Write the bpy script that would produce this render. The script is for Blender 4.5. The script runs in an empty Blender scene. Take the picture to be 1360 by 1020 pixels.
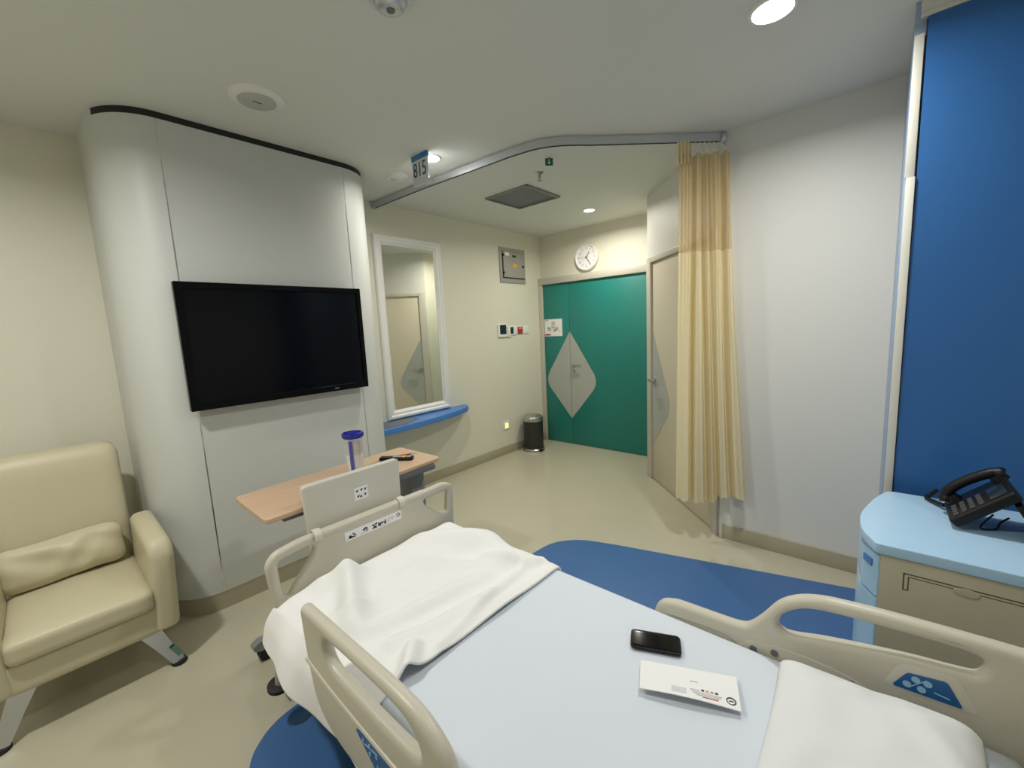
import bpy, bmesh, math, random
from mathutils import Vector, Matrix
random.seed(7)
C = bpy.context.scene.collection
S = bpy.context.scene
pi = math.pi

# ------------------------------------------------------------------ camera
cam_d = bpy.data.cameras.new('camera')
cam = bpy.data.objects.new('camera', cam_d); C.objects.link(cam); S.camera = cam
AZ, PITCH, ROLL = math.radians(41.39681), math.radians(7.53758), math.radians(-2.75032)
F = Vector((math.cos(AZ)*math.cos(PITCH), math.sin(AZ)*math.cos(PITCH), -math.sin(PITCH)))
r0 = F.cross(Vector((0, 0, 1))).normalized(); u0 = r0.cross(F)
r1 = r0*math.cos(ROLL)+u0*math.sin(ROLL); u1 = -r0*math.sin(ROLL)+u0*math.cos(ROLL)
cam.matrix_world = Matrix(((r1.x, u1.x, -F.x, 0), (r1.y, u1.y, -F.y, 0), (r1.z, u1.z, -F.z, 1.6), (0, 0, 0, 1)))
cam_d.sensor_width = 36; cam_d.lens = 555.875/1360*36; cam_d.clip_start = 0.02

# ------------------------------------------------------------------ world and exposure
w = bpy.data.worlds.new('world'); S.world = w; w.use_nodes = True
bg = w.node_tree.nodes['Background']; bg.inputs[0].default_value = (0.75, 0.85, 1, 1); bg.inputs[1].default_value = 0.05
S.view_settings.view_transform = 'Standard'; S.view_settings.look = 'None'
S.view_settings.exposure = 0.0; S.view_settings.gamma = 1.0; S.view_settings.use_curve_mapping = False
LAMP_W = 18.0
ZC = 2.81            # ceiling height

# ------------------------------------------------------------------ materials
def mat(name, col, rough=0.5, metal=0.0, spec=0.5, bump=None, var=0.0, coat=0.0, trans=0.0, alpha=1.0, emit=None, sheen=0.0):
    m = bpy.data.materials.new(name); m.use_nodes = True
    nt = m.node_tree; b = nt.nodes['Principled BSDF']
    b.inputs['Base Color'].default_value = (*col, 1); b.inputs['Roughness'].default_value = rough
    b.inputs['Metallic'].default_value = metal; b.inputs['Specular IOR Level'].default_value = spec
    b.inputs['Coat Weight'].default_value = coat; b.inputs['Transmission Weight'].default_value = trans
    b.inputs['Alpha'].default_value = alpha; b.inputs['Sheen Weight'].default_value = sheen
    if emit:
        b.inputs['Emission Color'].default_value = (*emit[0], 1); b.inputs['Emission Strength'].default_value = emit[1]
    tc = nt.nodes.new('ShaderNodeTexCoord')
    if var > 0:
        n = nt.nodes.new('ShaderNodeTexNoise'); n.inputs['Scale'].default_value = 3.0; n.inputs['Detail'].default_value = 5
        nt.links.new(tc.outputs['Object'], n.inputs['Vector'])
        mx = nt.nodes.new('ShaderNodeMix'); mx.data_type = 'RGBA'
        mx.inputs[6].default_value = (*[c*(1-var) for c in col], 1); mx.inputs[7].default_value = (*[min(1, c*(1+var)) for c in col], 1)
        nt.links.new(n.outputs['Fac'], mx.inputs[0]); nt.links.new(mx.outputs[2], b.inputs['Base Color'])
    if bump:
        kind, scale, strength = bump
        if kind == 'noise':
            t = nt.nodes.new('ShaderNodeTexNoise'); t.inputs['Scale'].default_value = scale; t.inputs['Detail'].default_value = 4
            out = t.outputs['Fac']
        else:
            t = nt.nodes.new('ShaderNodeTexVoronoi'); t.inputs['Scale'].default_value = scale; out = t.outputs['Distance']
        nt.links.new(tc.outputs['Object'], t.inputs['Vector'])
        bp = nt.nodes.new('ShaderNodeBump'); bp.inputs['Strength'].default_value = strength; bp.inputs['Distance'].default_value = 0.002
        nt.links.new(out, bp.inputs['Height']); nt.links.new(bp.outputs[0], b.inputs['Normal'])
    return m

M = {}
M['wall'] = mat('cream_wall_paint', (0.75, 0.73, 0.615), 0.45, bump=('noise', 120, 0.06))
M['wall_grey'] = mat('pale_wall_paint', (0.72, 0.715, 0.67), 0.5, bump=('noise', 120, 0.06))
M['ceiling'] = mat('ceiling_paint', (0.72, 0.725, 0.69), 0.7)
M['panel'] = mat('grey_laminate', (0.62, 0.635, 0.61), 0.45, spec=0.4)
M['gap'] = mat('dark_gap', (0.012, 0.013, 0.014), 0.6)
M['chrome'] = mat('polished_metal', (0.75, 0.75, 0.73), 0.15, 1.0)
M['steel'] = mat('brushed_steel', (0.5, 0.5, 0.48), 0.32, 1.0)
M['alu'] = mat('aluminium', (0.62, 0.64, 0.67), 0.38, 0.85)
M['floor'] = mat('vinyl_floor', (0.51, 0.48, 0.365), 0.25, var=0.03, coat=0.15)
M['mat'] = mat('blue_vinyl', (0.045, 0.135, 0.34), 0.35, var=0.05)
M['skirt'] = mat('beige_skirting', (0.42, 0.385, 0.27), 0.4)
M['skirt_metal'] = mat('satin_skirting', (0.50, 0.47, 0.38), 0.28, 0.6)
M['teal'] = mat('teal_laminate', (0.014, 0.205, 0.175), 0.42)
M['doorgrey'] = mat('grey_laminate_door', (0.40, 0.42, 0.39), 0.4)
M['frame'] = mat('beige_door_frame', (0.54, 0.515, 0.44), 0.4)
M['doorcream'] = mat('cream_laminate_door', (0.62, 0.565, 0.44), 0.42)
M['bluewall'] = mat('blue_laminate', (0.026, 0.128, 0.37), 0.38)
M['bluereturn'] = mat('pale_blue_paint', (0.33, 0.43, 0.62), 0.45)
M['trim'] = mat('light_trim', (0.68, 0.67, 0.60), 0.4)
M['lightblue'] = mat('light_blue_plastic', (0.43, 0.65, 0.86), 0.3)
M['midblue'] = mat('blue_shelf', (0.07, 0.22, 0.58), 0.35)
M['nsbeige'] = mat('beige_cabinet', (0.53, 0.49, 0.36), 0.45)
M['nsgroove'] = mat('cabinet_groove', (0.10, 0.09, 0.06), 0.6)
M['bed'] = mat('beige_bed_plastic', (0.575, 0.545, 0.45), 0.38, bump=('noise', 260, 0.08))
M['bedlight'] = mat('pale_bed_plastic', (0.63, 0.61, 0.54), 0.4)
M['darkgrey'] = mat('dark_grey_plastic', (0.14, 0.15, 0.17), 0.45)
M['midgrey'] = mat('mid_grey_metal', (0.24, 0.25, 0.26), 0.4)
M['black'] = mat('black_plastic', (0.006, 0.006, 0.007), 0.4, spec=0.3)
M['rubber'] = mat('black_rubber', (0.012, 0.012, 0.012), 0.7)
M['bezel'] = mat('black_gloss_bezel', (0.003, 0.003, 0.004), 0.22, spec=0.12)
M['screen'] = mat('tv_glass', (0.002, 0.0025, 0.004), 0.14, spec=0.18)
M['blackgloss'] = mat('black_glass', (0.003, 0.004, 0.005), 0.15, spec=0.2)
M['leather'] = mat('cream_leather', (0.58, 0.53, 0.37), 0.42, bump=('voronoi', 350, 0.12), spec=0.4)
M['sheet'] = mat('white_blue_sheet', (0.66, 0.715, 0.79), 0.85, bump=('noise', 90, 0.08), sheen=0.1)
M['pillow'] = mat('white_pillow_case', (0.74, 0.755, 0.765), 0.85, bump=('noise', 140, 0.1), sheen=0.1)
M['blanket'] = mat('white_blanket', (0.85, 0.85, 0.845), 0.95, bump=('voronoi', 280, 0.25), sheen=0.2)
M['white'] = mat('white_plastic', (0.82, 0.82, 0.79), 0.35)
M['paper'] = mat('white_paper', (0.86, 0.86, 0.86), 0.7)
M['ink'] = mat('dark_ink', (0.02, 0.022, 0.03), 0.6)
M['greyink'] = mat('grey_ink', (0.35, 0.35, 0.37), 0.6)
M['redink'] = mat('red_ink', (0.45, 0.03, 0.03), 0.5)
M['yellow'] = mat('yellow_label', (0.75, 0.50, 0.03), 0.5)
M['gold'] = mat('gold_ink', (0.55, 0.42, 0.08), 0.5)
M['panelblue'] = mat('control_blue', (0.008, 0.10, 0.30), 0.3)
M['iconblue'] = mat('icon_pale_blue', (0.30, 0.52, 0.72), 0.4)
M['dbgrey'] = mat('grey_enamel', (0.36, 0.36, 0.32), 0.4)
M['mirror'] = mat('mirror_glass', (0.86, 0.88, 0.84), 0.015, 1.0)
M['green'] = mat('green_sign', (0.01, 0.12, 0.06), 0.4)
M['signblue'] = mat('sign_blue', (0.03, 0.20, 0.42), 0.4)
M['signwhite'] = mat('sign_white', (0.62, 0.66, 0.70), 0.4)
M['navy'] = mat('navy_lettering', (0.012, 0.03, 0.10), 0.5)
M['grille'] = mat('grille_metal', (0.27, 0.27, 0.245), 0.5)
M['speaker'] = mat('speaker_cloth_grey', (0.50, 0.50, 0.47), 0.6)
M['lampglow'] = mat('lamp_diffuser', (1, 1, 1), 0.5, emit=((1.0, 0.98, 0.93), 14.0))
M['nightglow'] = mat('night_light_glow', (0.8, 0.8, 0.3), 0.4, emit=((1.0, 0.9, 0.25), 1.1))
M['lidblue'] = mat('translucent_blue_lid', (0.03, 0.04, 0.42), 0.15, trans=0.35)
M['strapblue'] = mat('blue_strap', (0.07, 0.09, 0.42), 0.35)
M['cup'] = mat('clear_plastic_cup', (0.92, 0.92, 0.92), 0.12, alpha=0.28)
M['cupfill'] = mat('white_cup_filling', (0.85, 0.85, 0.84), 0.6)
M['cupprint'] = mat('dusty_pink_print', (0.50, 0.40, 0.36), 0.6)
M['lcd'] = mat('dark_lcd', (0.02, 0.03, 0.04), 0.15)
M['plangrey'] = mat('plan_grey', (0.52, 0.50, 0.49), 0.6)
M['binblack'] = mat('bin_black', (0.022, 0.022, 0.022), 0.4)
M['keygrey'] = mat('key_grey', (0.06, 0.06, 0.065), 0.5)
M['remgrey'] = mat('remote_grey', (0.30, 0.33, 0.34), 0.4)
M['stickergreen'] = mat('green_sticker', (0.10, 0.25, 0.18), 0.4)

def wood():
    m = bpy.data.materials.new('beech_laminate'); m.use_nodes = True
    nt = m.node_tree; b = nt.nodes['Principled BSDF']; b.inputs['Roughness'].default_value = 0.4
    tc = nt.nodes.new('ShaderNodeTexCoord'); mp = nt.nodes.new('ShaderNodeMapping'); mp.inputs['Scale'].default_value = (1.5, 28, 8)
    n = nt.nodes.new('ShaderNodeTexNoise'); n.inputs['Scale'].default_value = 2.2; n.inputs['Detail'].default_value = 6
    cr = nt.nodes.new('ShaderNodeValToRGB')
    cr.color_ramp.elements[0].position = 0.3; cr.color_ramp.elements[0].color = (0.55, 0.375, 0.25, 1)
    cr.color_ramp.elements[1].position = 0.7; cr.color_ramp.elements[1].color = (0.62, 0.445, 0.31, 1)
    nt.links.new(tc.outputs['Object'], mp.inputs['Vector']); nt.links.new(mp.outputs[0], n.inputs['Vector'])
    nt.links.new(n.outputs['Fac'], cr.inputs['Fac']); nt.links.new(cr.outputs[0], b.inputs['Base Color'])
    return m
M['wood'] = wood()

def curtain_mat(name, col, transl, mesh=False):
    m = bpy.data.materials.new(name); m.use_nodes = True
    nt = m.node_tree; b = nt.nodes['Principled BSDF']; out = nt.nodes['Material Output']
    b.inputs['Base Color'].default_value = (*col, 1); b.inputs['Roughness'].default_value = 0.9
    tr = nt.nodes.new('ShaderNodeBsdfTranslucent'); tr.inputs[0].default_value = (*col, 1)
    mx = nt.nodes.new('ShaderNodeMixShader'); mx.inputs[0].default_value = transl
    nt.links.new(b.outputs[0], mx.inputs[1]); nt.links.new(tr.outputs[0], mx.inputs[2])
    last = mx
    if mesh:                                             # open weave: small holes through the cloth
        tp = nt.nodes.new('ShaderNodeBsdfTransparent'); mx2 = nt.nodes.new('ShaderNodeMixShader'); mx2.inputs[0].default_value = 0.22
        nt.links.new(mx.outputs[0], mx2.inputs[1]); nt.links.new(tp.outputs[0], mx2.inputs[2]); last = mx2
    nt.links.new(last.outputs[0], out.inputs['Surface'])
    return m
M['curtain'] = curtain_mat('cream_curtain_cloth', (0.86, 0.755, 0.49), 0.25)
M['curtain_mesh'] = curtain_mat('tan_curtain_netting', (0.76, 0.60, 0.33), 0.25, True)

# ------------------------------------------------------------------ object helpers
def link(name, me, mats, parent=None, smooth=35):
    if not isinstance(mats, (list, tuple)): mats = [mats]
    for m in mats: me.materials.append(M[m] if isinstance(m, str) else m)
    if smooth:
        for p in me.polygons: p.use_smooth = True
        me.set_sharp_from_angle(angle=math.radians(smooth))
    o = bpy.data.objects.new(name, me); C.objects.link(o)
    if parent is not None: o.parent = parent; o.matrix_parent_inverse = parent.matrix_world.inverted()
    return o
def obj(name, bm, mats, parent=None, smooth=35):
    me = bpy.data.meshes.new(name); bmesh.ops.recalc_face_normals(bm, faces=bm.faces); bm.to_mesh(me); bm.free()
    return link(name, me, mats, parent, smooth)
def thing(name, label, cat, loc=(0, 0, 0), group=None):
    o = bpy.data.objects.new(name, None); C.objects.link(o); o.location = loc; o.matrix_world = Matrix.Translation(loc)
    o.empty_display_size = 0.1
    return tag(o, label, cat, group)
def tag(o, label, cat, group=None):
    o['label'] = label; o['category'] = cat
    if group: o['group'] = group
    return o
def structure(o, label=None):
    o['kind'] = 'structure'
    if label: o['label'] = label
    return o
def sempty(name, loc=(0, 0, 0)):
    o = bpy.data.objects.new(name, None); C.objects.link(o); o.location = loc; o.matrix_world = Matrix.Translation(loc); o.empty_display_size = 0.1
    return structure(o)
def B(): return bmesh.new()
def merge(bm, b2, mi=0):
    for f in b2.faces: f.material_index = mi
    me = bpy.data.meshes.new('t'); b2.to_mesh(me); b2.free(); bm.from_mesh(me); bpy.data.meshes.remove(me)
    return bm
def box(bm, x0, x1, y0, y1, z0, z1, bev=0.0, seg=2, mx=None, mi=0):
    b = B(); bmesh.ops.create_cube(b, size=1)
    bmesh.ops.scale(b, vec=(abs(x1-x0), abs(y1-y0), abs(z1-z0)), verts=b.verts)
    if bev > 0: bmesh.ops.bevel(b, geom=b.edges[:], offset=bev, segments=seg, affect='EDGES', profile=0.5)
    bmesh.ops.translate(b, vec=((x0+x1)/2, (y0+y1)/2, (z0+z1)/2), verts=b.verts)
    if mx is not None: bmesh.ops.transform(b, matrix=mx, verts=b.verts)
    return merge(bm, b, mi)
def cyl(bm, p0, p1, r, r2=None, n=20, mi=0):
    p0 = Vector(p0); p1 = Vector(p1); d = p1-p0
    b = B(); bmesh.ops.create_cone(b, cap_ends=True, segments=n, radius1=r, radius2=r if r2 is None else r2, depth=d.length)
    m = Matrix.Translation((p0+p1)/2) @ d.to_track_quat('Z', 'Y').to_matrix().to_4x4()
    bmesh.ops.transform(b, matrix=m, verts=b.verts)
    return merge(bm, b, mi)
def lathe(bm, prof, c=(0, 0, 0), n=32, mi=0, mx=None):
    b = B(); rings = []
    for r, z in prof:
        rings.append([b.verts.new((r*math.cos(2*pi*k/n), r*math.sin(2*pi*k/n), z)) for k in range(n)] if r > 1e-6 else [b.verts.new((0, 0, z))])
    for a, c2 in zip(rings, rings[1:]):
        for k in range(n):
            k2 = (k+1) % n
            if len(a) == 1 and len(c2) == 1: continue
            if len(a) == 1: b.faces.new((a[0], c2[k], c2[k2]))
            elif len(c2) == 1: b.faces.new((a[k], a[k2], c2[0]))
            else: b.faces.new((a[k], a[k2], c2[k2], c2[k]))
    m = Matrix.Translation(c) @ (mx if mx is not None else Matrix())
    bmesh.ops.transform(b, matrix=m, verts=b.verts)
    return merge(bm, b, mi)
def tube(bm, pts, r, n=10, mi=0, caps=True):
    pts = [Vector(p) for p in pts]; b = B(); rings = []; rr = r if isinstance(r, (list, tuple)) else [r]*len(pts)
    t0 = (pts[1]-pts[0]).normalized(); ref = Vector((0, 0, 1)) if abs(t0.z) < 0.9 else Vector((1, 0, 0))
    nn = (ref - t0*ref.dot(t0)).normalized()
    for i, p in enumerate(pts):
        t = ((pts[min(i+1, len(pts)-1)]-p).normalized() + (p-pts[max(i-1, 0)]).normalized())
        t = t.normalized() if t.length > 1e-6 else t0
        nn = (nn - t*nn.dot(t)).normalized(); bb = t.cross(nn)
        rings.append([b.verts.new(p+(nn*math.cos(2*pi*k/n)+bb*math.sin(2*pi*k/n))*rr[i]) for k in range(n)])
    for a, c in zip(rings, rings[1:]):
        for k in range(n): b.faces.new((a[k], a[(k+1) % n], c[(k+1) % n], c[k]))
    if caps: b.faces.new(rings[0][::-1]); b.faces.new(rings[-1])
    return merge(bm, b, mi)
def spline(pts, sub=8, closed=False):
    P = [Vector(p) for p in pts]; n = len(P); out = []
    for i in range(n if closed else n-1):
        if closed: a, b, c, d = P[(i-1) % n], P[i], P[(i+1) % n], P[(i+2) % n]
        else: a, b, c, d = P[max(i-1, 0)], P[i], P[i+1], P[min(i+2, n-1)]
        for k in range(sub):
            t = k/sub
            out.append(0.5*((2*b)+(c-a)*t+(2*a-5*b+4*c-d)*t*t+(3*b-a-3*c+d)*t**3))
    if not closed: out.append(P[-1])
    return out
def roundpoly(pts, r=0.02, seg=6):
    """round the corners of a 2-D polygon; r a number or one per corner"""
    out = []; n = len(pts)
    for i in range(n):
        p = Vector(pts[i]); a = Vector(pts[i-1]); c = Vector(pts[(i+1) % n]); ri = r[i] if isinstance(r, (list, tuple)) else r
        if ri <= 0: out.append(p); continue
        d1 = a-p; d2 = c-p; l = min(ri, d1.length*0.48, d2.length*0.48)
        q0 = p+d1.normalized()*l; q2 = p+d2.normalized()*l
        for k in range(seg+1):
            t = k/seg; out.append(q0*(1-t)**2+p*2*t*(1-t)+q2*t*t)
    return out
def plate(loops, thick, bev, mx, res=2):
    """2-D loops (outline then holes) filled, given thickness and a rounded edge; returned as a Mesh placed by mx"""
    cu = bpy.data.curves.new('c', 'CURVE'); cu.dimensions = '2D'; cu.fill_mode = 'BOTH'
    cu.extrude = max(0.0, thick/2-bev); cu.bevel_depth = bev; cu.bevel_resolution = res; cu.offset = -bev
    for L in loops:
        s = cu.splines.new('POLY'); s.points.add(len(L)-1); s.use_cyclic_u = True
        for p, q in zip(s.points, L): p.co = (q[0], q[1], 0, 1)
    o = bpy.data.objects.new('c', cu); C.objects.link(o)
    dg = bpy.context.evaluated_depsgraph_get(); dg.update()
    me = bpy.data.meshes.new_from_object(o.evaluated_get(dg)); me.materials.clear()
    bpy.data.objects.remove(o); bpy.data.curves.remove(cu)
    b = B(); b.from_mesh(me); bmesh.ops.remove_doubles(b, verts=b.verts, dist=1e-5); bmesh.ops.transform(b, matrix=mx, verts=b.verts)
    bmesh.ops.recalc_face_normals(b, faces=b.faces); b.to_mesh(me); b.free()
    return me
def prism(bm, loop, z0, z1, mx=None, mi=0):
    b = B(); lo = [b.verts.new((p[0], p[1], z0)) for p in loop]; hi = [b.verts.new((p[0], p[1], z1)) for p in loop]; n = len(loop)
    b.faces.new(lo[::-1]); b.faces.new(hi)
    for k in range(n): b.faces.new((lo[k], lo[(k+1) % n], hi[(k+1) % n], hi[k]))
    if mx is not None: bmesh.ops.transform(b, matrix=mx, verts=b.verts)
    return merge(bm, b, mi)
def basis(o, ex, ey, ez):
    o, ex, ey, ez = Vector(o), Vector(ex), Vector(ey), Vector(ez)
    return Matrix(((ex.x, ey.x, ez.x, o.x), (ex.y, ey.y, ez.y, o.y), (ex.z, ey.z, ez.z, o.z), (0, 0, 0, 1)))
def text(bm, s, size, mx, mi=0, depth=0.0006):
    cu = bpy.data.curves.new('t', 'FONT'); cu.body = s; cu.size = size; cu.align_x = 'CENTER'; cu.align_y = 'CENTER'; cu.extrude = depth; cu.resolution_u = 3
    o = bpy.data.objects.new('t', cu); C.objects.link(o)
    dg = bpy.context.evaluated_depsgraph_get(); dg.update()
    me = bpy.data.meshes.new_from_object(o.evaluated_get(dg)); me.materials.clear()
    bpy.data.objects.remove(o); bpy.data.curves.remove(cu)
    b = B(); b.from_mesh(me); bpy.data.meshes.remove(me); bmesh.ops.transform(b, matrix=mx, verts=b.verts)
    return merge(bm, b, mi)
def loft(bm, rings, closed=True, caps=True, mi=0):
    b = B(); R = [[b.verts.new(p) for p in r] for r in rings]; n = len(R[0])
    for a, c in zip(R, R[1:]):
        for k in range(n if closed else n-1): b.faces.new((a[k], a[(k+1) % n], c[(k+1) % n], c[k]))
    if caps and closed: b.faces.new(R[0][::-1]); b.faces.new(R[-1])
    return merge(bm, b, mi)
XZ = lambda y: basis((0, y, 0), (1, 0, 0), (0, 0, 1), (0, -1, 0))     # drawing plane facing -Y
YZ = lambda x: basis((x, 0, 0), (0, 1, 0), (0, 0, 1), (1, 0, 0))      # drawing plane u = y, v = z

# ------------------------------------------------------------------ room shell
XR, YN = 3.17, 3.56
def wallbox(name, x0, x1, y0, y1, z0, z1, m):
    b = B(); box(b, x0, x1, y0, y1, z0, z1); return structure(obj(name, b, m, smooth=0))
b = B(); box(b, -1.4, 4.9, -1.3, 3.8, -0.1, 0); floor = structure(obj('floor', b, 'floor', smooth=0))
b = B(); box(b, -1.4, 4.9, -1.3, 3.8, ZC, ZC+0.1); ceiling = structure(obj('ceiling', b, 'ceiling', smooth=0))
wallbox('wall_mirror_side', -1.4, 4.9, YN, YN+0.1, 0, ZC, 'wall')
wallbox('wall_window_side', -1.4, -1.3, -1.1, YN, 0, ZC, 'wall')
wallbox('wall_bed_head', -1.3, 2.9, -1.2, -1.1, 0, ZC, 'wall_grey')
wallbox('wall_right', XR, XR+0.1, -0.045, 0.822, 0, ZC, 'wall_grey')
wallbox('wall_bedside_return', 2.50, XR+0.1, -0.145, -0.045, 0, ZC, 'bluereturn')
# blue laminated side wall with its corner trims
b = B(); box(b, 2.48, 2.56, -1.1, -0.082, 0, 2.735); bw = structure(obj('wall_bedside', b, 'bluewall', smooth=0))
b = B(); box(b, 2.476, 2.56, -1.1, -0.06, 2.737, 2.755); obj('head_trim', b, 'trim', bw, 0)
b = B(); box(b, 2.483, 2.56, -1.1, -0.06, 2.755, ZC); obj('head_infill', b, 'ceiling', bw, 0)
b = B(); box(b, 2.474, 2.50, -0.0755, -0.046, 2.14, 2.68, 0.003); obj('corner_strip', b, 'trim', bw)
b = B(); box(b, 2.470, 2.50, -0.0785, -0.050, 0.0, 2.14, 0.003); obj('corner_strip', b, 'trim', bw)
b = B(); box(b, 2.484, 2.52, -0.0815, -0.0790, 0, 2.73); obj('seam', b, 'gap', bw, 0)
# end wall with the teal double door, header above
wd = wallbox('wall_entrance', 4.74, 4.84, 1.65, YN, 2.25, ZC, 'wall')
wallbox('wall_corridor', 4.10, 4.84, 1.65, 1.75, 0, ZC, 'wall')
# diagonal wall: header above the bathroom door
D0 = Vector((3.200, 0.850, 0)); dd = Vector((1, 1, 0)).normalized(); nd = Vector((-1, 1, 0)).normalized()   # nd points into the room
def DM(t0=0, off=0): return basis(D0+dd*t0+nd*off, dd, (0, 0, 1), -nd)   # u along wall, v up, w into the wall
L = 1.27
b = B(); box(b, -0.042, L+0.03, 2.215, ZC, 0, 0.1, mx=DM()); structure(obj('wall_diagonal', b, 'wall_grey', smooth=0))
# skirtings
b = B(); box(b, 1.85, 4.74, YN-0.012, YN, 0, 0.105, 0.003); structure(obj('baseboard_mirror_side', b, 'skirt'))
b = B(); box(b, XR-0.012, XR, -0.04, 0.80, 0, 0.105, 0.003); structure(obj('baseboard_right', b, 'skirt'))
b = B(); box(b, 4.13, 4.70, 1.75, 1.762, 0, 0.105, 0.003); structure(obj('baseboard_corridor', b, 'skirt'))
b = B(); box(b, -1.3, 0.30, YN-0.012, YN, 0, 0.105, 0.003); structure(obj('baseboard_armchair_side', b, 'skirt'))
# blue floor inlay
ml = [(p.x, p.y) for p in spline([(0.17, 0.3, 0), (0.18, 1.0, 0), (0.24, 1.48, 0), (0.335, 1.71, 0), (0.40, 1.795, 0), (0.49, 1.845, 0), (0.64, 1.862, 0)], 8)] 
ml += [(p.x, p.y) for p in spline([(2.15, 1.79, 0), (2.33, 1.768, 0), (2.44, 1.71, 0), (2.54, 1.59, 0), (2.62, 1.36, 0)], 8)] + [(2.98, 0.0), (2.98, -0.04), (2.48, -0.05), (2.46, -1.05), (0.17, -1.05)]
b = B(); prism(b, ml, 0.0, 0.002); structure(obj('floor_inlay', b, 'mat', smooth=0), 'blue vinyl inlay in the beige floor under the bed')

# television wall cladding: rounded box standing out of the wall
XL, YF = 0.33, 2.90
def arc(cx, cy, rx, ry, a0, a1, n=14): return [(cx+rx*math.cos(math.radians(a0+(a1-a0)*k/n)), cy+ry*math.sin(math.radians(a0+(a1-a0)*k/n))) for k in range(n+1)]
left = [(XL, YN)] + arc(0.585, 3.2, 0.255, 0.30, 180, 268)
right = arc(1.60, 3.15, 0.25, 0.25, 272, 360) + [(1.85, YN)]
mid = [(0.585, YF), (1.60, YF)]
tvw = sempty('wall_television', (1.1, 3.2, 0))
def skin(name, line, z0, z1, m, off=0.0, th=0.03):
    # a vertical sheet following the plan line, thickness to the inside
    P = [Vector(p) for p in line]; nrm = []
    for i, p in enumerate(P):
        t = (P[min(i+1, len(P)-1)]-P[max(i-1, 0)]).normalized(); nrm.append(Vector((t.y, -t.x)))   # outwards
    o_ = [p+n*off for p, n in zip(P, nrm)]; i_ = [p-n*th for p, n in zip(P, nrm)]
    b = B(); prism(b, o_+i_[::-1], z0, z1); return obj(name, b, m, tvw, 30)
skin('curved_panel', left[:-1]+[(0.578, YF)], 0.112, 2.775, 'panel')
skin('centre_panel', [(0.585, YF), (1.594, YF)], 0.112, 2.775, 'panel')
skin('curved_panel', [(1.601, YF)]+right[1:], 0.112, 2.775, 'panel')
allp = left[:-1]+mid+right[1:]
skin('side_infill', left[:6], 2.775, ZC, 'panel')
skin('shadow_gap', left[5:-1]+mid+right[1:], 2.775, ZC, 'gap', -0.004, 0.02)
skin('skirting', allp, 0.0, 0.110, 'skirt_metal', -0.006, 0.02)
for x in (0.5815, 1.5975):
    b = B(); box(b, x-0.0045, x+0.0045, YF+0.001, YF+0.02, 0.112, 2.775); obj('seam_strip', b, 'chrome', tvw, 0)

# door_1: teal double door
d1 = sempty('door_1', (4.70, 2.8, 0))
XD = 4.70
b = B(); box(b, XD-0.03, 4.80, 1.77, YN, 2.165, 2.25, 0.004); obj('lintel', b, 'frame', d1)
b = B(); box(b, XD-0.03, 4.80, 3.50, YN, 0, 2.165, 0.004); obj('jamb', b, 'frame', d1)
b = B(); box(b, XD-0.03, 4.80, 1.77, 1.84, 0, 2.165, 0.004); obj('jamb', b, 'frame', d1)
YS = 3.085
b = B(); box(b, XD, XD+0.05, YS+0.002, 3.50, 0.006, 2.163, 0.002); leafL = obj('narrow_leaf', b, 'teal', d1)
b = B(); box(b, XD, XD+0.05, 1.84, YS-0.002, 0.006, 2.163, 0.002); leafR = obj('wide_leaf', b, 'teal', d1)
def halfdrop(s, wd):  # u from the seam, v height
    pts = [(0, 0.36), (0.0, 1.525)]
    side = roundpoly([(0.0, 1.525), (wd, 0.86), (0.0, 0.36)], [0, 0.16, 0], 14)
    return [(YS+s*(0.0025+p[0]), p[1]) for p in side]
for s, leaf in ((1, leafL), (-1, leafR)):
    b = B(); prism(b, halfdrop(s, 0.42), 0, 0.004, basis((XD-0.002, 0, 0), (0, 1, 0), (0, 0, 1), (1, 0, 0))); obj('drop_panel', b, 'doorgrey', leaf, 0)
b = B(); cyl(b, (XD-0.002, YS-0.055, 1.085), (XD-0.012, YS-0.055, 1.085), 0.024); cyl(b, (XD-0.01, YS-0.055, 1.085), (XD-0.05, YS-0.055, 1.085), 0.010)
tube(b, [(XD-0.05, YS-0.045, 1.085), (XD-0.052, YS-0.09, 1.085), (XD-0.048, YS-0.18, 1.083)], 0.010); obj('handle', b, 'steel', leafR)
b = B(); cyl(b, (XD-0.002, YS-0.055, 1.0), (XD-0.014, YS-0.055, 1.0), 0.026); box(b, XD-0.026, XD-0.012, YS-0.058, YS-0.052, 0.985, 1.015, 0.002); obj('lock', b, 'steel', leafR)

# door_2: cream bathroom door in the diagonal wall
d2 = sempty('door_2', (3.65, 1.3, 0))
b = B(); box(b, -0.025, 0.055, 0, 2.215, -0.016, 0.1, 0.004, mx=DM()); obj('jamb', b, 'frame', d2)
b = B(); box(b, 1.19, L+0.02, 0, 2.215, -0.016, 0.1, 0.004, mx=DM()); obj('jamb', b, 'frame', d2)
b = B(); box(b, 0.055, 1.19, 2.165, 2.215, -0.016, 0.1, 0.004, mx=DM()); obj('head_jamb', b, 'frame', d2)
b = B(); box(b, 0.058, 1.187, 0.008, 2.162, 0.004, 0.05, 0.002, mx=DM()); leaf2 = obj('door_leaf', b, 'doorcream', d2)
pts = roundpoly([(1.186, 1.53), (0.765, 0.81), (1.186, 0.36)], [0, 0.16, 0], 14)
b = B(); prism(b, pts, 0.001, 0.006, DM()); obj('drop_panel', b, 'doorgrey', leaf2, 0)
b = B(); Dm = DM()
cyl(b, Dm@Vector((1.135, 1.03, 0.004)), Dm@Vector((1.135, 1.03, -0.010)), 0.032); cyl(b, Dm@Vector((1.135, 1.03, 0)), Dm@Vector((1.135, 1.03, -0.05)), 0.011)
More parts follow.
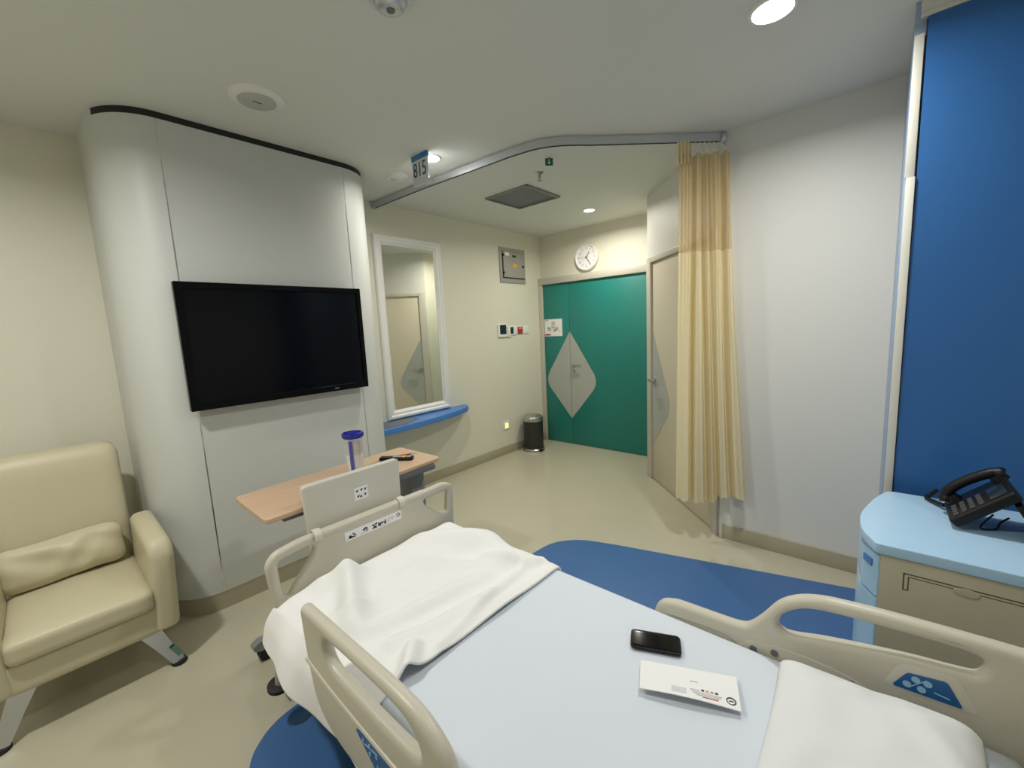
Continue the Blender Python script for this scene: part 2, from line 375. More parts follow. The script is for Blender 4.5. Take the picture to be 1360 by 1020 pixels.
tube(b, [Dm@Vector(p) for p in ((1.145, 1.03, -0.05), (1.09, 1.03, -0.053), (1.01, 1.028, -0.048))], 0.014); obj('handle', b, 'steel', leaf2)
for z in (0.22, 1.1, 1.95):
    b = B(); cyl(b, Dm@Vector((0.056, z-0.045, -0.006)), Dm@Vector((0.056, z+0.045, -0.006)), 0.008, n=10); obj('hinge', b, 'steel', d2)

# ------------------------------------------------------------------ ceiling fittings
def downlight(x, y, r, label, on=True, watts=LAMP_W, group=None, col=(1.0, 0.985, 0.93)):
    t = thing('ceiling_downlight', label, 'light', (x, y, ZC), group)
    e = 1 if on else 2.6
    b = B(); lathe(b, [(r*0.86, -0.004), (r*0.90, -0.010*e), (r*1.02, -0.009*e), (r*1.08, -0.001), (r*1.0, 0.0), (r*0.86, 0.0), (r*0.86, -0.004)], (x, y, ZC), 40); obj('trim_ring', b, 'white', t)
    b = B(); lathe(b, [(0, -0.016), (r*0.5, -0.015), (r*0.78, -0.011), (r*0.86, -0.004), (r*0.86, -0.0005), (0, -0.0005)], (x, y, ZC), 40); obj('diffuser', b, 'lampglow' if on else 'white', t)
    if on:
        l = bpy.data.lights.new('downlight_lamp', 'AREA'); l.shape = 'DISK'; l.size = r*1.7; l.energy = watts; l.color = col; l.spread = math.radians(165)
        lo = bpy.data.objects.new('lamp', l); C.objects.link(lo); lo.location = (x, y, ZC-0.018); lo.parent = t; lo.matrix_parent_inverse = t.matrix_world.inverted()
    return t
downlight(2.11, 0.385, 0.082, 'large lit round downlight near the blue wall', watts=LAMP_W)
downlight(2.01, 2.42, 0.062, 'small lit round downlight just behind the hanging room number sign', watts=LAMP_W*0.8, col=(1.0, 0.96, 0.86))
downlight(4.08, 2.39, 0.062, 'small lit round downlight in front of the teal doors', watts=LAMP_W*0.95, col=(1.0, 0.95, 0.84))
downlight(2.03, 2.86, 0.070, 'unlit white round downlight beside the end of the curtain rail', on=False)
downlight(0.55, 0.3, 0.08, 'added unseen fill downlight on the ceiling over the near side of the bed', watts=LAMP_W*0.3)  # extra lamp out of view, added to brighten the bed
downlight(-0.35, 2.0, 0.08, 'lit round downlight on the ceiling in front of the armchair', watts=LAMP_W*1.45)

t = thing('ceiling_speaker', 'round flat white disc speaker on the ceiling above the television wall', 'speaker', (0.91, 2.42, ZC))
b = B(); lathe(b, [(0, -0.020), (0.085, -0.020), (0.088, -0.016), (0.105, -0.012), (0.122, -0.008), (0.126, 0), (0, 0)], (0.91, 2.42, ZC), 48); obj('rim', b, 'white', t)
b = B(); lathe(b, [(0, -0.0215), (0.084, -0.0215), (0.087, -0.0195), (0, -0.0195)], (0.91, 2.42, ZC), 40); obj('cover', b, 'speaker', t)
b = B(); box(b, 0.89, 0.93, 2.417, 2.423, ZC-0.023, ZC-0.0205, mx=None); obj('slot', b, 'gap', t, 0)
t = thing('ceiling_detector', 'grey round detector at the top edge of the ceiling view', 'detector', (1.02, 1.42, ZC))
b = B(); lathe(b, [(0, -0.042), (0.03, -0.042), (0.05, -0.034), (0.062, -0.016), (0.062, -0.012), (0.078, -0.010), (0.082, 0), (0, 0)], (1.02, 1.40, ZC), 40); obj('housing', b, 'alu', t)
b = B(); lathe(b, [(0.0, -0.046), (0.014, -0.046), (0.016, -0.042), (0.0, -0.042)], (1.02, 1.40, ZC), 20); obj('sensor_cap', b, 'darkgrey', t)

# air return grille
gx0, gx1, gy0, gy1 = 2.945, 3.445, 2.32, 2.82
t = thing('ceiling_grille', 'square dark louvred air grille in the ceiling', 'vent', ((gx0+gx1)/2, (gy0+gy1)/2, ZC))
b = B(); box(b, gx0, gx1, gy0, gy1, ZC-0.003, ZC); obj('backing', b, 'darkgrey', t, 0)
b = B()
for a in ((gx0, gx1, gy0, gy0+0.012), (gx0, gx1, gy1-0.012, gy1), (gx0, gx0+0.012, gy0, gy1), (gx1-0.012, gx1, gy0, gy1)): box(b, *a, ZC-0.016, ZC, 0.002)
obj('frame', b, 'grille', t)
nsl = 16; sl = None
for k in range(nsl):
    y = gy0+0.022+(gy1-gy0-0.044)*k/(nsl-1)
    if sl is None:
        b = B(); box(b, gx0+0.012, gx1-0.012, -0.010, 0.010, -0.0012, 0.0012, mx=Matrix.Translation((0, y, ZC-0.010)) @ Matrix.Rotation(math.radians(-25), 4, 'X'))
        sl = obj('slat', b, 'grille', t, 0); y0 = y
    else:
        c = sl.copy(); C.objects.link(c); c.parent = t; c.location = sl.location+Vector((0, y-y0, 0))

t = thing('fire_sprinkler', 'small hanging fire sprinkler head between the grille and the curtain rail', 'sprinkler', (2.82, 2.09, ZC))
b = B(); lathe(b, [(0, 0), (0.034, 0), (0.034, -0.004), (0.016, -0.012), (0.010, -0.014), (0.010, -0.034), (0, -0.034)], (2.82, 2.09, ZC), 24); obj('escutcheon', b, 'steel', t)
b = B(); tube(b, [(2.807, 2.09, ZC-0.03), (2.803, 2.09, ZC-0.045), (2.82, 2.09, ZC-0.062)], 0.003, 8); tube(b, [(2.833, 2.09, ZC-0.03), (2.837, 2.09, ZC-0.045), (2.82, 2.09, ZC-0.062)], 0.003, 8); cyl(b, (2.82, 2.09, ZC-0.034), (2.82, 2.09, ZC-0.06), 0.003, n=8); obj('yoke', b, 'steel', t)
b = B(); lathe(b, [(0, -0.066), (0.02, -0.064), (0.022, -0.062), (0, -0.062)], (2.82, 2.09, ZC), 20); obj('deflector', b, 'steel', t)

# small green exit arrow plate hanging flush from the ceiling
t = thing('exit_arrow_sign', 'small green plate with white arrow hanging near the sprinkler', 'sign', (2.63, 1.86, ZC))
ms = basis((2.63, 1.86, ZC-0.032), Vector((0.7, -0.71, 0)), (0, 0, 1), Vector((-0.71, -0.7, 0)))
b = B(); box(b, -0.028, 0.028, -0.025, 0.025, -0.002, 0.002, 0.001, mx=ms); box(b, -0.004, 0.004, 0.022, 0.034, -0.002, 0.002, mx=ms); obj('plate', b, 'green', t)
b = B(); box(b, -0.003, 0.003, -0.006, 0.017, 0.0021, 0.003, mx=ms); prism(b, [(-0.011, -0.003), (0.0, -0.017), (0.011, -0.003)], 0.0021, 0.003, ms); obj('arrow', b, 'white', t, 0)

# curtain rail: straight run, bend, diagonal run
rl = [(2.235, YN-0.005, 0), (2.25, 2.8, 0), (2.30, 1.95, 0)]
bend = spline([(2.30, 1.95, 0), (2.335, 1.75, 0), (2.42, 1.60, 0), (2.56, 1.465, 0)], 6)
rail_line = [Vector(p) for p in rl[:-1]] + bend + [Vector((3.166, 0.836, 0))]
t = thing('curtain_rail', 'bent aluminium curtain track fixed under the ceiling', 'curtain rail', (2.3, 2.0, ZC))
def sweep_rect(bm, line, hw, z0, z1):
    o_, i_ = [], []
    for i, p in enumerate(line):
        tt = (line[min(i+1, len(line)-1)]-line[max(i-1, 0)]).normalized(); n = Vector((-tt.y, tt.x, 0))
        o_.append(p+n*hw); i_.append(p-n*hw)
    rings = [[(a.x, a.y, z0), (c.x, c.y, z0), (c.x, c.y, z1), (a.x, a.y, z1)] for a, c in zip(o_, i_)]
    loft(bm, rings)
b = B(); sweep_rect(b, rail_line, 0.013, ZC-0.058, ZC-0.012); obj('track', b, 'alu', t, 30)
b = B(); sweep_rect(b, rail_line, 0.005, ZC-0.0605, ZC-0.056); obj('slot', b, 'gap', t, 30)
b = B(); cyl(b, rail_line[0]+Vector((0, 0, ZC-0.035)), rail_line[0]+Vector((0.001, -0.03, ZC-0.035)), 0.032); obj('end_cap', b, 'alu', t)
b = B(); p = rail_line[-1]; cyl(b, p+Vector((0, 0, ZC-0.036)), p+Vector((-0.02, 0.02, ZC-0.036)), 0.034); obj('end_cap', b, 'alu', t)
# hanging room number
t = thing('room_number_sign', 'hanging room number plate with blue header reading 815', 'sign', (1.915, 2.43, ZC))
sm = basis((1.915, 2.43, 2.712), (0, -1, 0), (0, 0, 1), (-1, 0, 0))
me = plate([roundpoly([(-0.085, -0.10), (0.085, -0.10), (0.085, 0.098), (-0.085, 0.098)], 0.012)], 0.012, 0.002, sm); link('plate', me, 'signwhite', t)
b = B(); box(b, -0.087, 0.087, 0.062, 0.098, -0.008, 0.008, 0.002, mx=sm); obj('header', b, 'signblue', t)
b = B(); text(b, '815', 0.098, sm@Matrix.Translation((0, -0.005, 0.0068))@Matrix.Scale(1.35, 4, (0, 1, 0))); obj('numerals', b, 'navy', t, 0)
b = B(); box(b, 0.055, 0.125, -0.112, -0.082, -0.012, 0.012, 0.003, mx=sm); obj('clip', b, 'signwhite', t)

# ------------------------------------------------------------------ privacy curtain
t = thing('privacy_curtain', 'cream hospital curtain gathered at the wall with tan netting top', 'curtain', (3.05, 0.98, 0.3))
FOLD = [(0, -0.1), (0.10, 0.35), (0.21, 0.5), (0.27, -1.1), (0.34, 0.95), (0.41, 0.7), (0.46, -1.0), (0.53, 0.6), (0.60, -0.7), (0.68, 0.75), (0.77, 0.6), (0.83, -1.1), (0.90, 0.8), (0.96, 0.5), (1.0, -0.1)]
def cpath(u, z):
    """plan position of the cloth at u 0..1 and height z"""
    h = (2.66-z)/(2.66-0.33)
    top0, top1 = Vector((2.955, 1.060)), Vector((3.130, 0.800))
    bot0, bot1 = Vector((2.945, 1.070)), Vector((3.115, 0.650))
    hh = h**1.3
    a = top0.lerp(bot0, hh); c = top1.lerp(bot1, hh); p = a.lerp(c, u)
    d = (c-a).normalized(); n = Vector((-d.y, d.x)); n = -n if n.x > 0 else n          # toward the room (-x)
    amp = 0.036+0.012*h
    K = FOLD; m_ = 0
    while m_ < len(K)-2 and u > K[m_+1][0]: m_ += 1
    t_ = (u-K[m_][0])/(K[m_+1][0]-K[m_][0]); t_ = t_*t_*(3-2*t_)
    f = K[m_][1]*(1-t_)+K[m_+1][1]*t_ + 0.26*max(0, 1-1.6*h)*math.sin(2*pi*15*u+1.3*math.sin(5*u+3*h)) + 0.12*math.sin(9*u+5*h)
    ph = 2*pi*4*u
    return p+n*(amp*f+0.035)+d*(0.012*math.sin(ph*0.5+1)*h)
def csheet(z0, z1, nz, name, m, wav=0.0):
    b = B(); G = []; nu = 220
    for j in range(nz+1):
        row = []
        for i in range(nu+1):
            u = i/nu; zt = z0+(z1-z0)*j/nz
            dz = (0.045 if u > 0.60 else 0.0) + 0.008*math.sin(u*37) if j == 0 and wav else 0.0
            p = cpath(u, zt); row.append(b.verts.new((p.x, p.y, zt+dz)))
        G.append(row)
    for j in range(nz):
        for i in range(nu): b.faces.new((G[j][i], G[j][i+1], G[j+1][i+1], G[j+1][i]))
    return obj(name, b, m, t, 80)
csheet(0.325, 2.045, 26, 'cloth', 'curtain', 1)
csheet(2.046, 2.655, 10, 'netting', 'curtain_mesh')
b = B()
G = []
for j in range(3):
    row = []
    for i in range(81):
        u = i/80*0.30; p = cpath(u, 2.66); row.append(b.verts.new((p.x-0.012, p.y+0.008, 2.60+0.07*j)))
    G.append(row)
for j in range(2):
    for i in range(80): b.faces.new((G[j][i], G[j][i+1], G[j+1][i+1], G[j+1][i]))
obj('header_flap', b, 'curtain', t, 80)
for k in range(9):
    u = 0.04+0.115*k; p = cpath(u, 2.66); q = Vector((2.960, 1.050, 0)).lerp(Vector((3.150, 0.853, 0)), u)
    b = B(); tube(b, [(p.x, p.y, 2.645), (p.x*0.5+q.x*0.5, p.y*0.5+q.y*0.5, 2.70), (q.x, q.y, ZC-0.062)], 0.006, 8); obj('hook', b, 'white', t)

# ------------------------------------------------------------------ wall fittings
t = thing('television', 'large black flat television mounted on the curved grey wall', 'television', (1.07, 2.87, 1.58))
tx0, tx1, tz0, tz1 = 0.537, 1.605, 1.228, 1.935
b = B(); box(b, tx0+0.06, tx1-0.06, 2.845, 2.90, tz0+0.06, tz1-0.06, 0.004); obj('rear_housing', b, 'black', t)
me = plate([roundpoly([(tx0, tz0), (tx1, tz0), (tx1, tz1), (tx0, tz1)], 0.006), [(tx0+0.035, tz0+0.04), (tx1-0.03, tz0+0.04), (tx1-0.03, tz1-0.035), (tx0+0.035, tz1-0.035)]], 0.04, 0.003, XZ(2.845)); link('bezel', me, 'bezel', t)
b = B(); box(b, tx0+0.03, tx1-0.025, 2.836, 2.85, tz0+0.035, tz1-0.03); obj('screen', b, 'screen', t, 0)
b = B(); box(b, 1.35, 1.38, 2.8235, 2.826, tz0+0.018, tz0+0.022); obj('indicator', b, 'remgrey', t, 0)

t = thing('wall_mirror', 'tall mirror in a moulded white frame standing on the blue shelf', 'mirror', (2.56, YN, 0.77))
mx0, mx1, mz0, mz1 = 2.18, 2.965, 0.772, 2.525
fw = 0.088
b = B(); prof = [(0, 0), (0.0, 0.030), (0.012, 0.042), (0.03, 0.045), (0.045, 0.034), (0.062, 0.036), (0.075, 0.022), (fw, 0.016), (fw, 0.0)]
rings = []
for (cx, cz, sx, sz) in ((mx0, mz0, 1, 1), (mx1, mz0, -1, 1), (mx1, mz1, -1, -1), (mx0, mz1, 1, -1), (mx0, mz0, 1, 1)):
    rings.append([(cx+sx*o, YN-0.002-d, cz+sz*o) for o, d in prof])
loft(b, rings, closed=True, caps=False); bmesh.ops.remove_doubles(b, verts=b.verts, dist=1e-5); obj('moulded_frame', b, 'white', t, 30)
b = B(); box(b, mx0+fw-0.01, mx1-fw+0.01, YN-0.014, YN-0.004, mz0+fw-0.01, mz1-fw+0.01); obj('glass', b, 'mirror', t, 0)

sh = [(1.86, YN), (1.86, 3.26), (2.0, 3.235), (2.3, 3.245), (2.6, 3.275), (2.9, 3.335), (3.08, 3.40), (3.16, 3.455), (3.19, 3.51), (3.185, YN)]
me = plate([sh], 0.055, 0.004, basis((0, 0, 0.7375), (1, 0, 0), (0, 1, 0), (0, 0, 1)))
tag(link('wall_shelf', me, 'midblue'), 'curved blue shelf on the wall under the white mirror', 'shelf')

PATCH_OUTLINE = [(1.90, 3.50), (2.40, 3.50), (2.44, 3.39), (2.21, 3.285), (1.90, 3.28)]  # outline of a thin dark grey patch laid on the shelf top
b = B(); prism(b, roundpoly(PATCH_OUTLINE, 0.006, 3), 0.7655, 0.7685); tag(obj('grey_patch', b, 'darkgrey', smooth=0), 'flat dark grey patch at the left end of the blue shelf', 'grey_patch')
t = thing('electrical_panel', 'grey metal electrical distribution box high on the wall', 'electrical box', (4.13, YN, 2.38))
bx0, bx1, bz0, bz1 = 3.905, 4.395, 2.17, 2.60
b = B(); box(b, bx0, bx1, YN-0.012, YN, bz0, bz1, 0.003); obj('frame_plate', b, 'dbgrey', t)
b = B(); box(b, bx0+0.045, bx1-0.022, YN-0.014, YN-0.011, bz0+0.055, bz1-0.045); obj('door_gap', b, 'gap', t, 0)
b = B(); box(b, bx0+0.058, bx1-0.025, YN-0.026, YN-0.012, bz0+0.068, bz1-0.05, 0.003); dr = obj('door', b, 'dbgrey', t)
for z in (bz0+0.12, bz1-0.095):
    b = B(); cyl(b, (bx0+0.062, YN-0.02, z-0.015), (bx0+0.062, YN-0.02, z+0.015), 0.012, n=12); obj('hinge', b, 'black', dr)
b = B(); box(b, bx1-0.075, bx1-0.045, YN-0.034, YN-0.025, bz0+0.20, bz0+0.23, 0.003); obj('latch', b, 'black', dr)
b = B(); box(b, bx0+0.085, bx0+0.165, YN-0.0275, YN-0.0255, bz1-0.10, bz1-0.06); obj('label', b, 'paper', dr, 0)
b = B(); box(b, bx0+0.225, bx0+0.295, YN-0.0275, YN-0.0255, bz1-0.11, bz1-0.085); obj('label', b, 'ink', dr, 0)
b = B(); box(b, bx0+0.225, bx0+0.315, YN-0.0275, YN-0.0255, bz0+0.195, bz0+0.24); obj('warning_label', b, 'yellow', dr, 0)

t = thing('thermostat', 'square white wall thermostat with black display beside the teal door', 'thermostat', (3.88, YN, 1.585))
me = plate([roundpoly([(3.81, 1.50), (3.975, 1.50), (3.975, 1.665), (3.81, 1.665)], 0.02)], 0.022, 0.005, XZ(YN-0.011)); link('body', me, 'white', t)
me = plate([roundpoly([(3.838, 1.535), (3.953, 1.535), (3.953, 1.650), (3.838, 1.650)], 0.014)], 0.006, 0.001, XZ(YN-0.023)); link('display', me, 'lcd', t)
t = thing('wall_switch', 'white double wall switch plate with a dark rocker between thermostat and red call switch', 'switch', (4.07, YN, 1.575))
b = B(); box(b, 4.005, 4.145, YN-0.012, YN, 1.515, 1.635, 0.004); obj('plate', b, 'white', t)
b = B(); box(b, 4.045, 4.10, YN-0.018, YN-0.011, 1.535, 1.62, 0.003); obj('rocker', b, 'lcd', t)
b = B(); box(b, 3.985, 4.055, YN-0.014, YN, 1.49, 1.517, 0.003); obj('socket_lip', b, 'bedlight', t)
t = thing('call_switch', 'white plate with red emergency call button nearest the teal door', 'switch', (4.24, YN, 1.575))
b = B(); box(b, 4.15, 4.42, YN-0.010, YN, 1.525, 1.625, 0.003); obj('plate', b, 'white', t)
b = B(); box(b, 4.185, 4.285, YN-0.018, YN-0.009, 1.53, 1.62, 0.003); obj('button', b, 'redink', t)
b = B(); box(b, 4.21, 4.26, YN-0.0195, YN-0.0175, 1.595, 1.605); obj('button_mark', b, 'paper', t, 0)
t = thing('night_light', 'small square night light glowing yellow low on the wall', 'light', (3.885, YN, 0.365))
b = B(); box(b, 3.835, 3.935, YN-0.010, YN, 0.32, 0.43, 0.003); obj('plate', b, 'white', t)
b = B(); box(b, 3.858, 3.918, YN-0.014, YN-0.009, 0.335, 0.40, 0.003); obj('lens', b, 'nightglow', t)

# wall clock
cy, cz, cr = 2.815, 2.44, 0.162
t = thing('wall_clock', 'round white wall clock above the teal door showing about 1:25', 'clock', (4.74, cy, cz))
cm = basis((4.74, cy, cz), (0, -1, 0), (0, 0, 1), (-1, 0, 0))
b = B(); lathe(b, [(0, 0), (cr*0.95, 0), (cr, 0.012), (cr, 0.03), (cr*0.96, 0.042), (cr*0.89, 0.042), (cr*0.86, 0.024), (0, 0.024)], (0, 0, 0), 56, mx=cm); obj('rim', b, 'white', t)
b = B(); lathe(b, [(0, 0.0255), (cr*0.86, 0.0255), (cr*0.86, 0.0235), (0, 0.0235)], (0, 0, 0), 48, mx=cm); obj('dial', b, 'paper', t)
b = B()
for h in range(1, 13):
    a = pi/2-h*pi/6; text(b, str(h), 0.040, cm@Matrix.Translation((cr*0.68*math.cos(a), cr*0.68*math.sin(a), 0.0262)))
obj('numerals', b, 'greyink', t, 0)['kind'] = 'stuff'
def hand(name, hours, ln, wd, m, z):
    a = -2*pi*hours/12; mh = cm@Matrix.Rotation(a, 4, 'Z'); b = B(); box(b, -wd/2, wd/2, -0.018, ln, z, z+0.0015, mx=mh); obj(name, b, m, t, 0)
hand('hour_hand', 1.2, 0.075, 0.008, 'ink', 0.028); hand('minute_hand', 4.9, 0.108, 0.006, 'ink', 0.030); hand('second_hand', 9.0, 0.10, 0.0025, 'greyink', 0.032)

# evacuation plan on the narrow teal leaf
t = thing('evacuation_plan', 'white floor plan notice with red strip taped on the teal door', 'notice', (XD, 3.35, 1.6))
em = basis((XD-0.0015, 3.345, 1.585), (0, -1, 0), (0, 0, 1), (-1, 0, 0))
b = B(); box(b, -0.145, 0.145, -0.115, 0.115, -0.001, 0.001, mx=em); obj('sheet', b, 'paper', t, 0)
b = B()
for x, y, wx, hy in ((-0.06, -0.02, 0.05, 0.05), (-0.005, 0.005, 0.05, 0.035), (0.05, -0.015, 0.06, 0.045), (0.0, 0.055, 0.055, 0.05), (0.09, -0.055, 0.018, 0.018), (-0.085, -0.005, 0.02, 0.03), (0.02, -0.04, 0.05, 0.03)):
    box(b, x-wx/2, x+wx/2, y-hy/2, y+hy/2, 0.001, 0.0016, mx=em)
obj('plan_drawing', b, 'plangrey', t, 0)
b = B(); box(b, -0.14, -0.045, -0.104, -0.085, 0.001, 0.0018, mx=em); obj('red_strip', b, 'redink', t, 0)
b = B(); box(b, -0.135, -0.08, 0.096, 0.103, 0.001, 0.0016, mx=em); obj('heading', b, 'ink', t, 0)

# ------------------------------------------------------------------ pedal bin
px_, py_ = 4.21, 3.375
t = thing('pedal_bin', 'black cylindrical pedal bin with steel lid in the corner', 'bin', (px_, py_, 0))
b = B(); lathe(b, [(0, 0.03), (0.128, 0.03), (0.130, 0.04), (0.130, 0.395), (0, 0.395)], (px_, py_, 0), 40); obj('body', b, 'binblack', t)
b = B(); lathe(b, [(0, 0.0), (0.138, 0.0), (0.145, 0.008), (0.142, 0.022), (0.131, 0.032), (0, 0.032)], (px_, py_, 0), 40); obj('base_ring', b, 'steel', t)
b = B(); lathe(b, [(0.131, 0.395), (0.135, 0.402), (0.134, 0.430), (0.124, 0.452), (0.09, 0.472), (0.04, 0.482), (0, 0.484)], (px_, py_, 0), 40); obj('lid', b, 'steel', t)
b = B(); dv = Vector((-0.68, -0.73, 0)).normalized(); sd = Vector((-dv.y, dv.x, 0)); dv = (dv+sd*0.55).normalized(); sd = Vector((-dv.y, dv.x, 0))
box(b, -0.028, 0.028, 0.128, 0.172, 0.018, 0.030, 0.004, mx=basis((px_, py_, 0), sd, dv, (0, 0, 1))); obj('pedal', b, 'black', t)

# ------------------------------------------------------------------ armchair
t = thing('armchair', 'cream leather tub armchair with splayed chrome legs by the curved wall', 'armchair', (0, 2.9, 0))
def puffy(bm, x0, x1, y0, y1, z0, z1, bev, seg=5, puff=0.0, mx=None, sub=6):
    b = B(); bmesh.ops.create_cube(b, size=1)
    bmesh.ops.subdivide_edges(b, edges=b.edges[:], cuts=sub, use_grid_fill=True)
    hx, hy, hz = (x1-x0)/2, (y1-y0)/2, (z1-z0)/2; cx, cy_, cz_ = (x0+x1)/2, (y0+y1)/2, (z0+z1)/2
    for v in b.verts:
        x, y, z = v.co*2
        q = Vector((x*hx, y*hy, z*hz)); core = Vector([max(-h+bev, min(h-bev, c)) for c, h in zip(q, (hx, hy, hz))])
        d = q-core
        if d.length > 1e-9: q = core+d.normalized()*bev
        k = puff*(1-x*x)*(1-y*y)
        q.z += k*(1 if z > 0.5 else (-1 if z < -0.5 else z))
        v.co = q+Vector((cx, cy_, cz_))
    if mx is not None: bmesh.ops.transform(b, matrix=mx, verts=b.verts)
    return merge(bm, b)
# backrest, tilted slightly, rounded top
b = B(); puffy(b, -0.245, 0.245, 3.12, 3.30, 0.30, 1.075, 0.05, sub=12)
for v in b.verts: v.co.y += (v.co.z-0.5)*0.14; v.co.x *= 1+0.04*(v.co.z-0.5)
obj('backrest', b, 'leather', t, 60)
# arms: panels joining the back, fronts rounded
armp = roundpoly([(2.565, 0.215), (3.08, 0.215), (3.11, 0.685), (2.60, 0.660), (2.565, 0.60)], [0.02, 0.02, 0.05, 0.05, 0.03], 5)
for s in (1, -1):
    me = plate([armp], 0.10, 0.035, YZ(0.287*s), 4)
    bb = B(); bb.from_mesh(me)
    for v in bb.verts:
        if v.co.z < 0.5: v.co.x -= s*0.018*(0.5-v.co.z)/0.3
    bb.to_mesh(me); bb.free(); link('arm', me, 'leather', t, 50)
b = B(); puffy(b, -0.25, 0.25, 2.575, 3.25, 0.205, 0.345, 0.02, sub=8); obj('seat_base', b, 'leather', t, 60)
b = B(); puffy(b, -0.238, 0.238, 2.55, 3.16, 0.335, 0.445, 0.035, puff=0.018, sub=12); obj('seat_cushion', b, 'leather', t, 60)
# lumbar cushion with creases
b = B(); puffy(b, -0.225, 0.225, -0.055, 0.055, -0.105, 0.105, 0.05, sub=18)
for v in b.verts:
    x, y, z = v.co
    e = (abs(x)/0.225)**4; v.co.y *= 1.0-0.45*e-0.35*(abs(z)/0.105)**3
    v.co.y += -0.010*math.sin(24*x+34*z)*math.exp(-((z-0.03)/0.06)**2)-0.007*math.sin(50*x-38*z+1)*math.exp(-((x-0.05)/0.1)**2)
    v.co.z += 0.006*math.sin(14*x)
bmesh.ops.transform(b, matrix=Matrix.Translation((-0.025, 3.06, 0.565))@Matrix.Rotation(math.radians(-14), 4, 'X'), verts=b.verts)
tag(obj('lumbar_cushion', b, 'leather', smooth=80), 'small creased cream cushion lying against the armchair back', 'cushion')
for sx in (1, -1):
    for yf, yt in ((2.60, 2.66), (3.25, 3.18)):
        b = B()
        loft(b, [[Vector((sx*(0.195+0.095*k+dx), (yt+(yf-yt)*k)+dy, 0.215-0.20*k)) for dx, dy in ((-wx, -0.014), (wx, -0.014), (wx, 0.014), (-wx, 0.014))] for k, wx in ((0, 0.045), (0.5, 0.033), (1, 0.026))])
        lg = obj('leg', b, 'chrome', t, 30)
        b = B(); cyl(b, (sx*0.292, yf, 0), (sx*0.288, yf, 0.017), 0.034, 0.030, 20); obj('foot_pad', b, 'rubber', lg)
        if sx == 1 and yf < 3:
            b = B(); q = Vector((sx*0.285, yf-0.0155, 0.075)); box(b, -0.010, 0.014, -0.001, 0.001, -0.03, 0.03, mx=Matrix.Translation(q)@Matrix.Rotation(math.radians(-25), 4, 'Y')); obj('sticker', b, 'stickergreen', lg, 0)

# ------------------------------------------------------------------ overbed table
t = thing('overbed_table', 'rolling overbed table with beech laminate top behind the footboard', 'table', (1.03, 2.1, 0))
ZT = 0.862
me = plate([roundpoly([(0.545, 1.875), (1.525, 1.94), (1.515, 2.345), (0.55, 2.30)], 0.035)], 0.024, 0.006, basis((0, 0, ZT-0.012), (1, 0, 0), (0, 1, 0), (0, 0, 1))); link('tabletop', me, 'wood', t)
for y in (1.925, 2.19):
    b = B(); box(b, 0.63, 1.47, y, y+0.04, ZT-0.056, ZT-0.0245, 0.004); obj('support_rail', b, 'darkgrey', t)
b = B(); box(b, 1.36, 1.455, 2.02, 2.16, 0.32, ZT-0.05, 0.008); obj('upper_column', b, 'midgrey', t)
b = B(); box(b, 1.35, 1.465, 2.01, 2.17, 0.07, 0.42, 0.008); obj('lower_column', b, 'darkgrey', t)
b = B(); box(b, 1.38, 1.46, 1.92, 2.28, 0.055, 0.10, 0.012); obj('cross_bar', b, 'midgrey', t)
for y in (1.93, 2.27):
    b = B(); loft(b, [[(x, y-0.030, z0), (x, y+0.030, z0), (x, y+0.030-0.006, z1), (x, y-0.030+0.006, z1)] for x, z0, z1 in ((0.53, 0.080, 0.098), (0.56, 0.066, 0.112), (0.75, 0.060, 0.108), (1.42, 0.058, 0.10))]); obj('foot', b, 'midgrey', t, 30)
    for x in (0.585, 1.41):
        b = B(); cyl(b, (x, y-0.022, 0.034), (x, y-0.006, 0.034), 0.034); cyl(b, (x, y+0.006, 0.034), (x, y+0.022, 0.034), 0.034); cyl(b, (x, y-0.01, 0.034), (x, y+0.01, 0.034), 0.012)
        cyl(b, (x, y, 0.03), (x, y, 0.068), 0.011); obj('caster', b, 'rubber', t)
b = B(); box(b, 1.455, 1.495, 2.12, 2.17, ZT, ZT+0.0012); obj('corner_label', b, 'remgrey', t, 0)

# tumbler
cx, cy = 1.085, 2.125
t = thing('tumbler', 'clear plastic tumbler with purple blue lid and strap on the overbed table', 'cup', (cx, cy, ZT))
b = B(); lathe(b, [(0, 0.0), (0.036, 0.0), (0.041, 0.006), (0.045, 0.06), (0.047, 0.12), (0.048, 0.195), (0.0455, 0.195), (0.0445, 0.12), (0.0425, 0.06), (0.038, 0.010), (0, 0.010)], (cx, cy, ZT), 40); obj('body', b, 'cup', t)
b = B(); lathe(b, [(0, 0.011), (0.037, 0.011), (0.0415, 0.06), (0.0435, 0.105), (0, 0.105)], (cx, cy, ZT), 40); obj('filling', b, 'cupfill', t)
b = B(); lathe(b, [(0.0, 0.106), (0.0436, 0.106), (0.0440, 0.165), (0.0, 0.168)], (cx, cy, ZT), 40); obj('printed_sleeve', b, 'cupprint', t)
b = B(); lathe(b, [(0, 0.196), (0.050, 0.194), (0.056, 0.200), (0.058, 0.214), (0.054, 0.222), (0.046, 0.224), (0.044, 0.214), (0, 0.212)], (cx, cy, ZT), 40); obj('lid', b, 'lidblue', t)
b = B(); vd = Vector((-cx, -cy, 0)).normalized(); sd = Vector((-vd.y, vd.x, 0)); vd2 = (vd-sd*0.35).normalized(); s2 = Vector((-vd2.y, vd2.x, 0))
loft(b, [[Vector((cx, cy, ZT+z))+vd2*(r+dr)+s2*dx for dx, dr in ((-0.009, 0), (0.009, 0), (0.009, 0.0025), (-0.009, 0.0025))] for z, r in ((0.012, 0.0425), (0.06, 0.0455), (0.12, 0.0475), (0.185, 0.0485))]); obj('strap', b, 'strapblue', t)

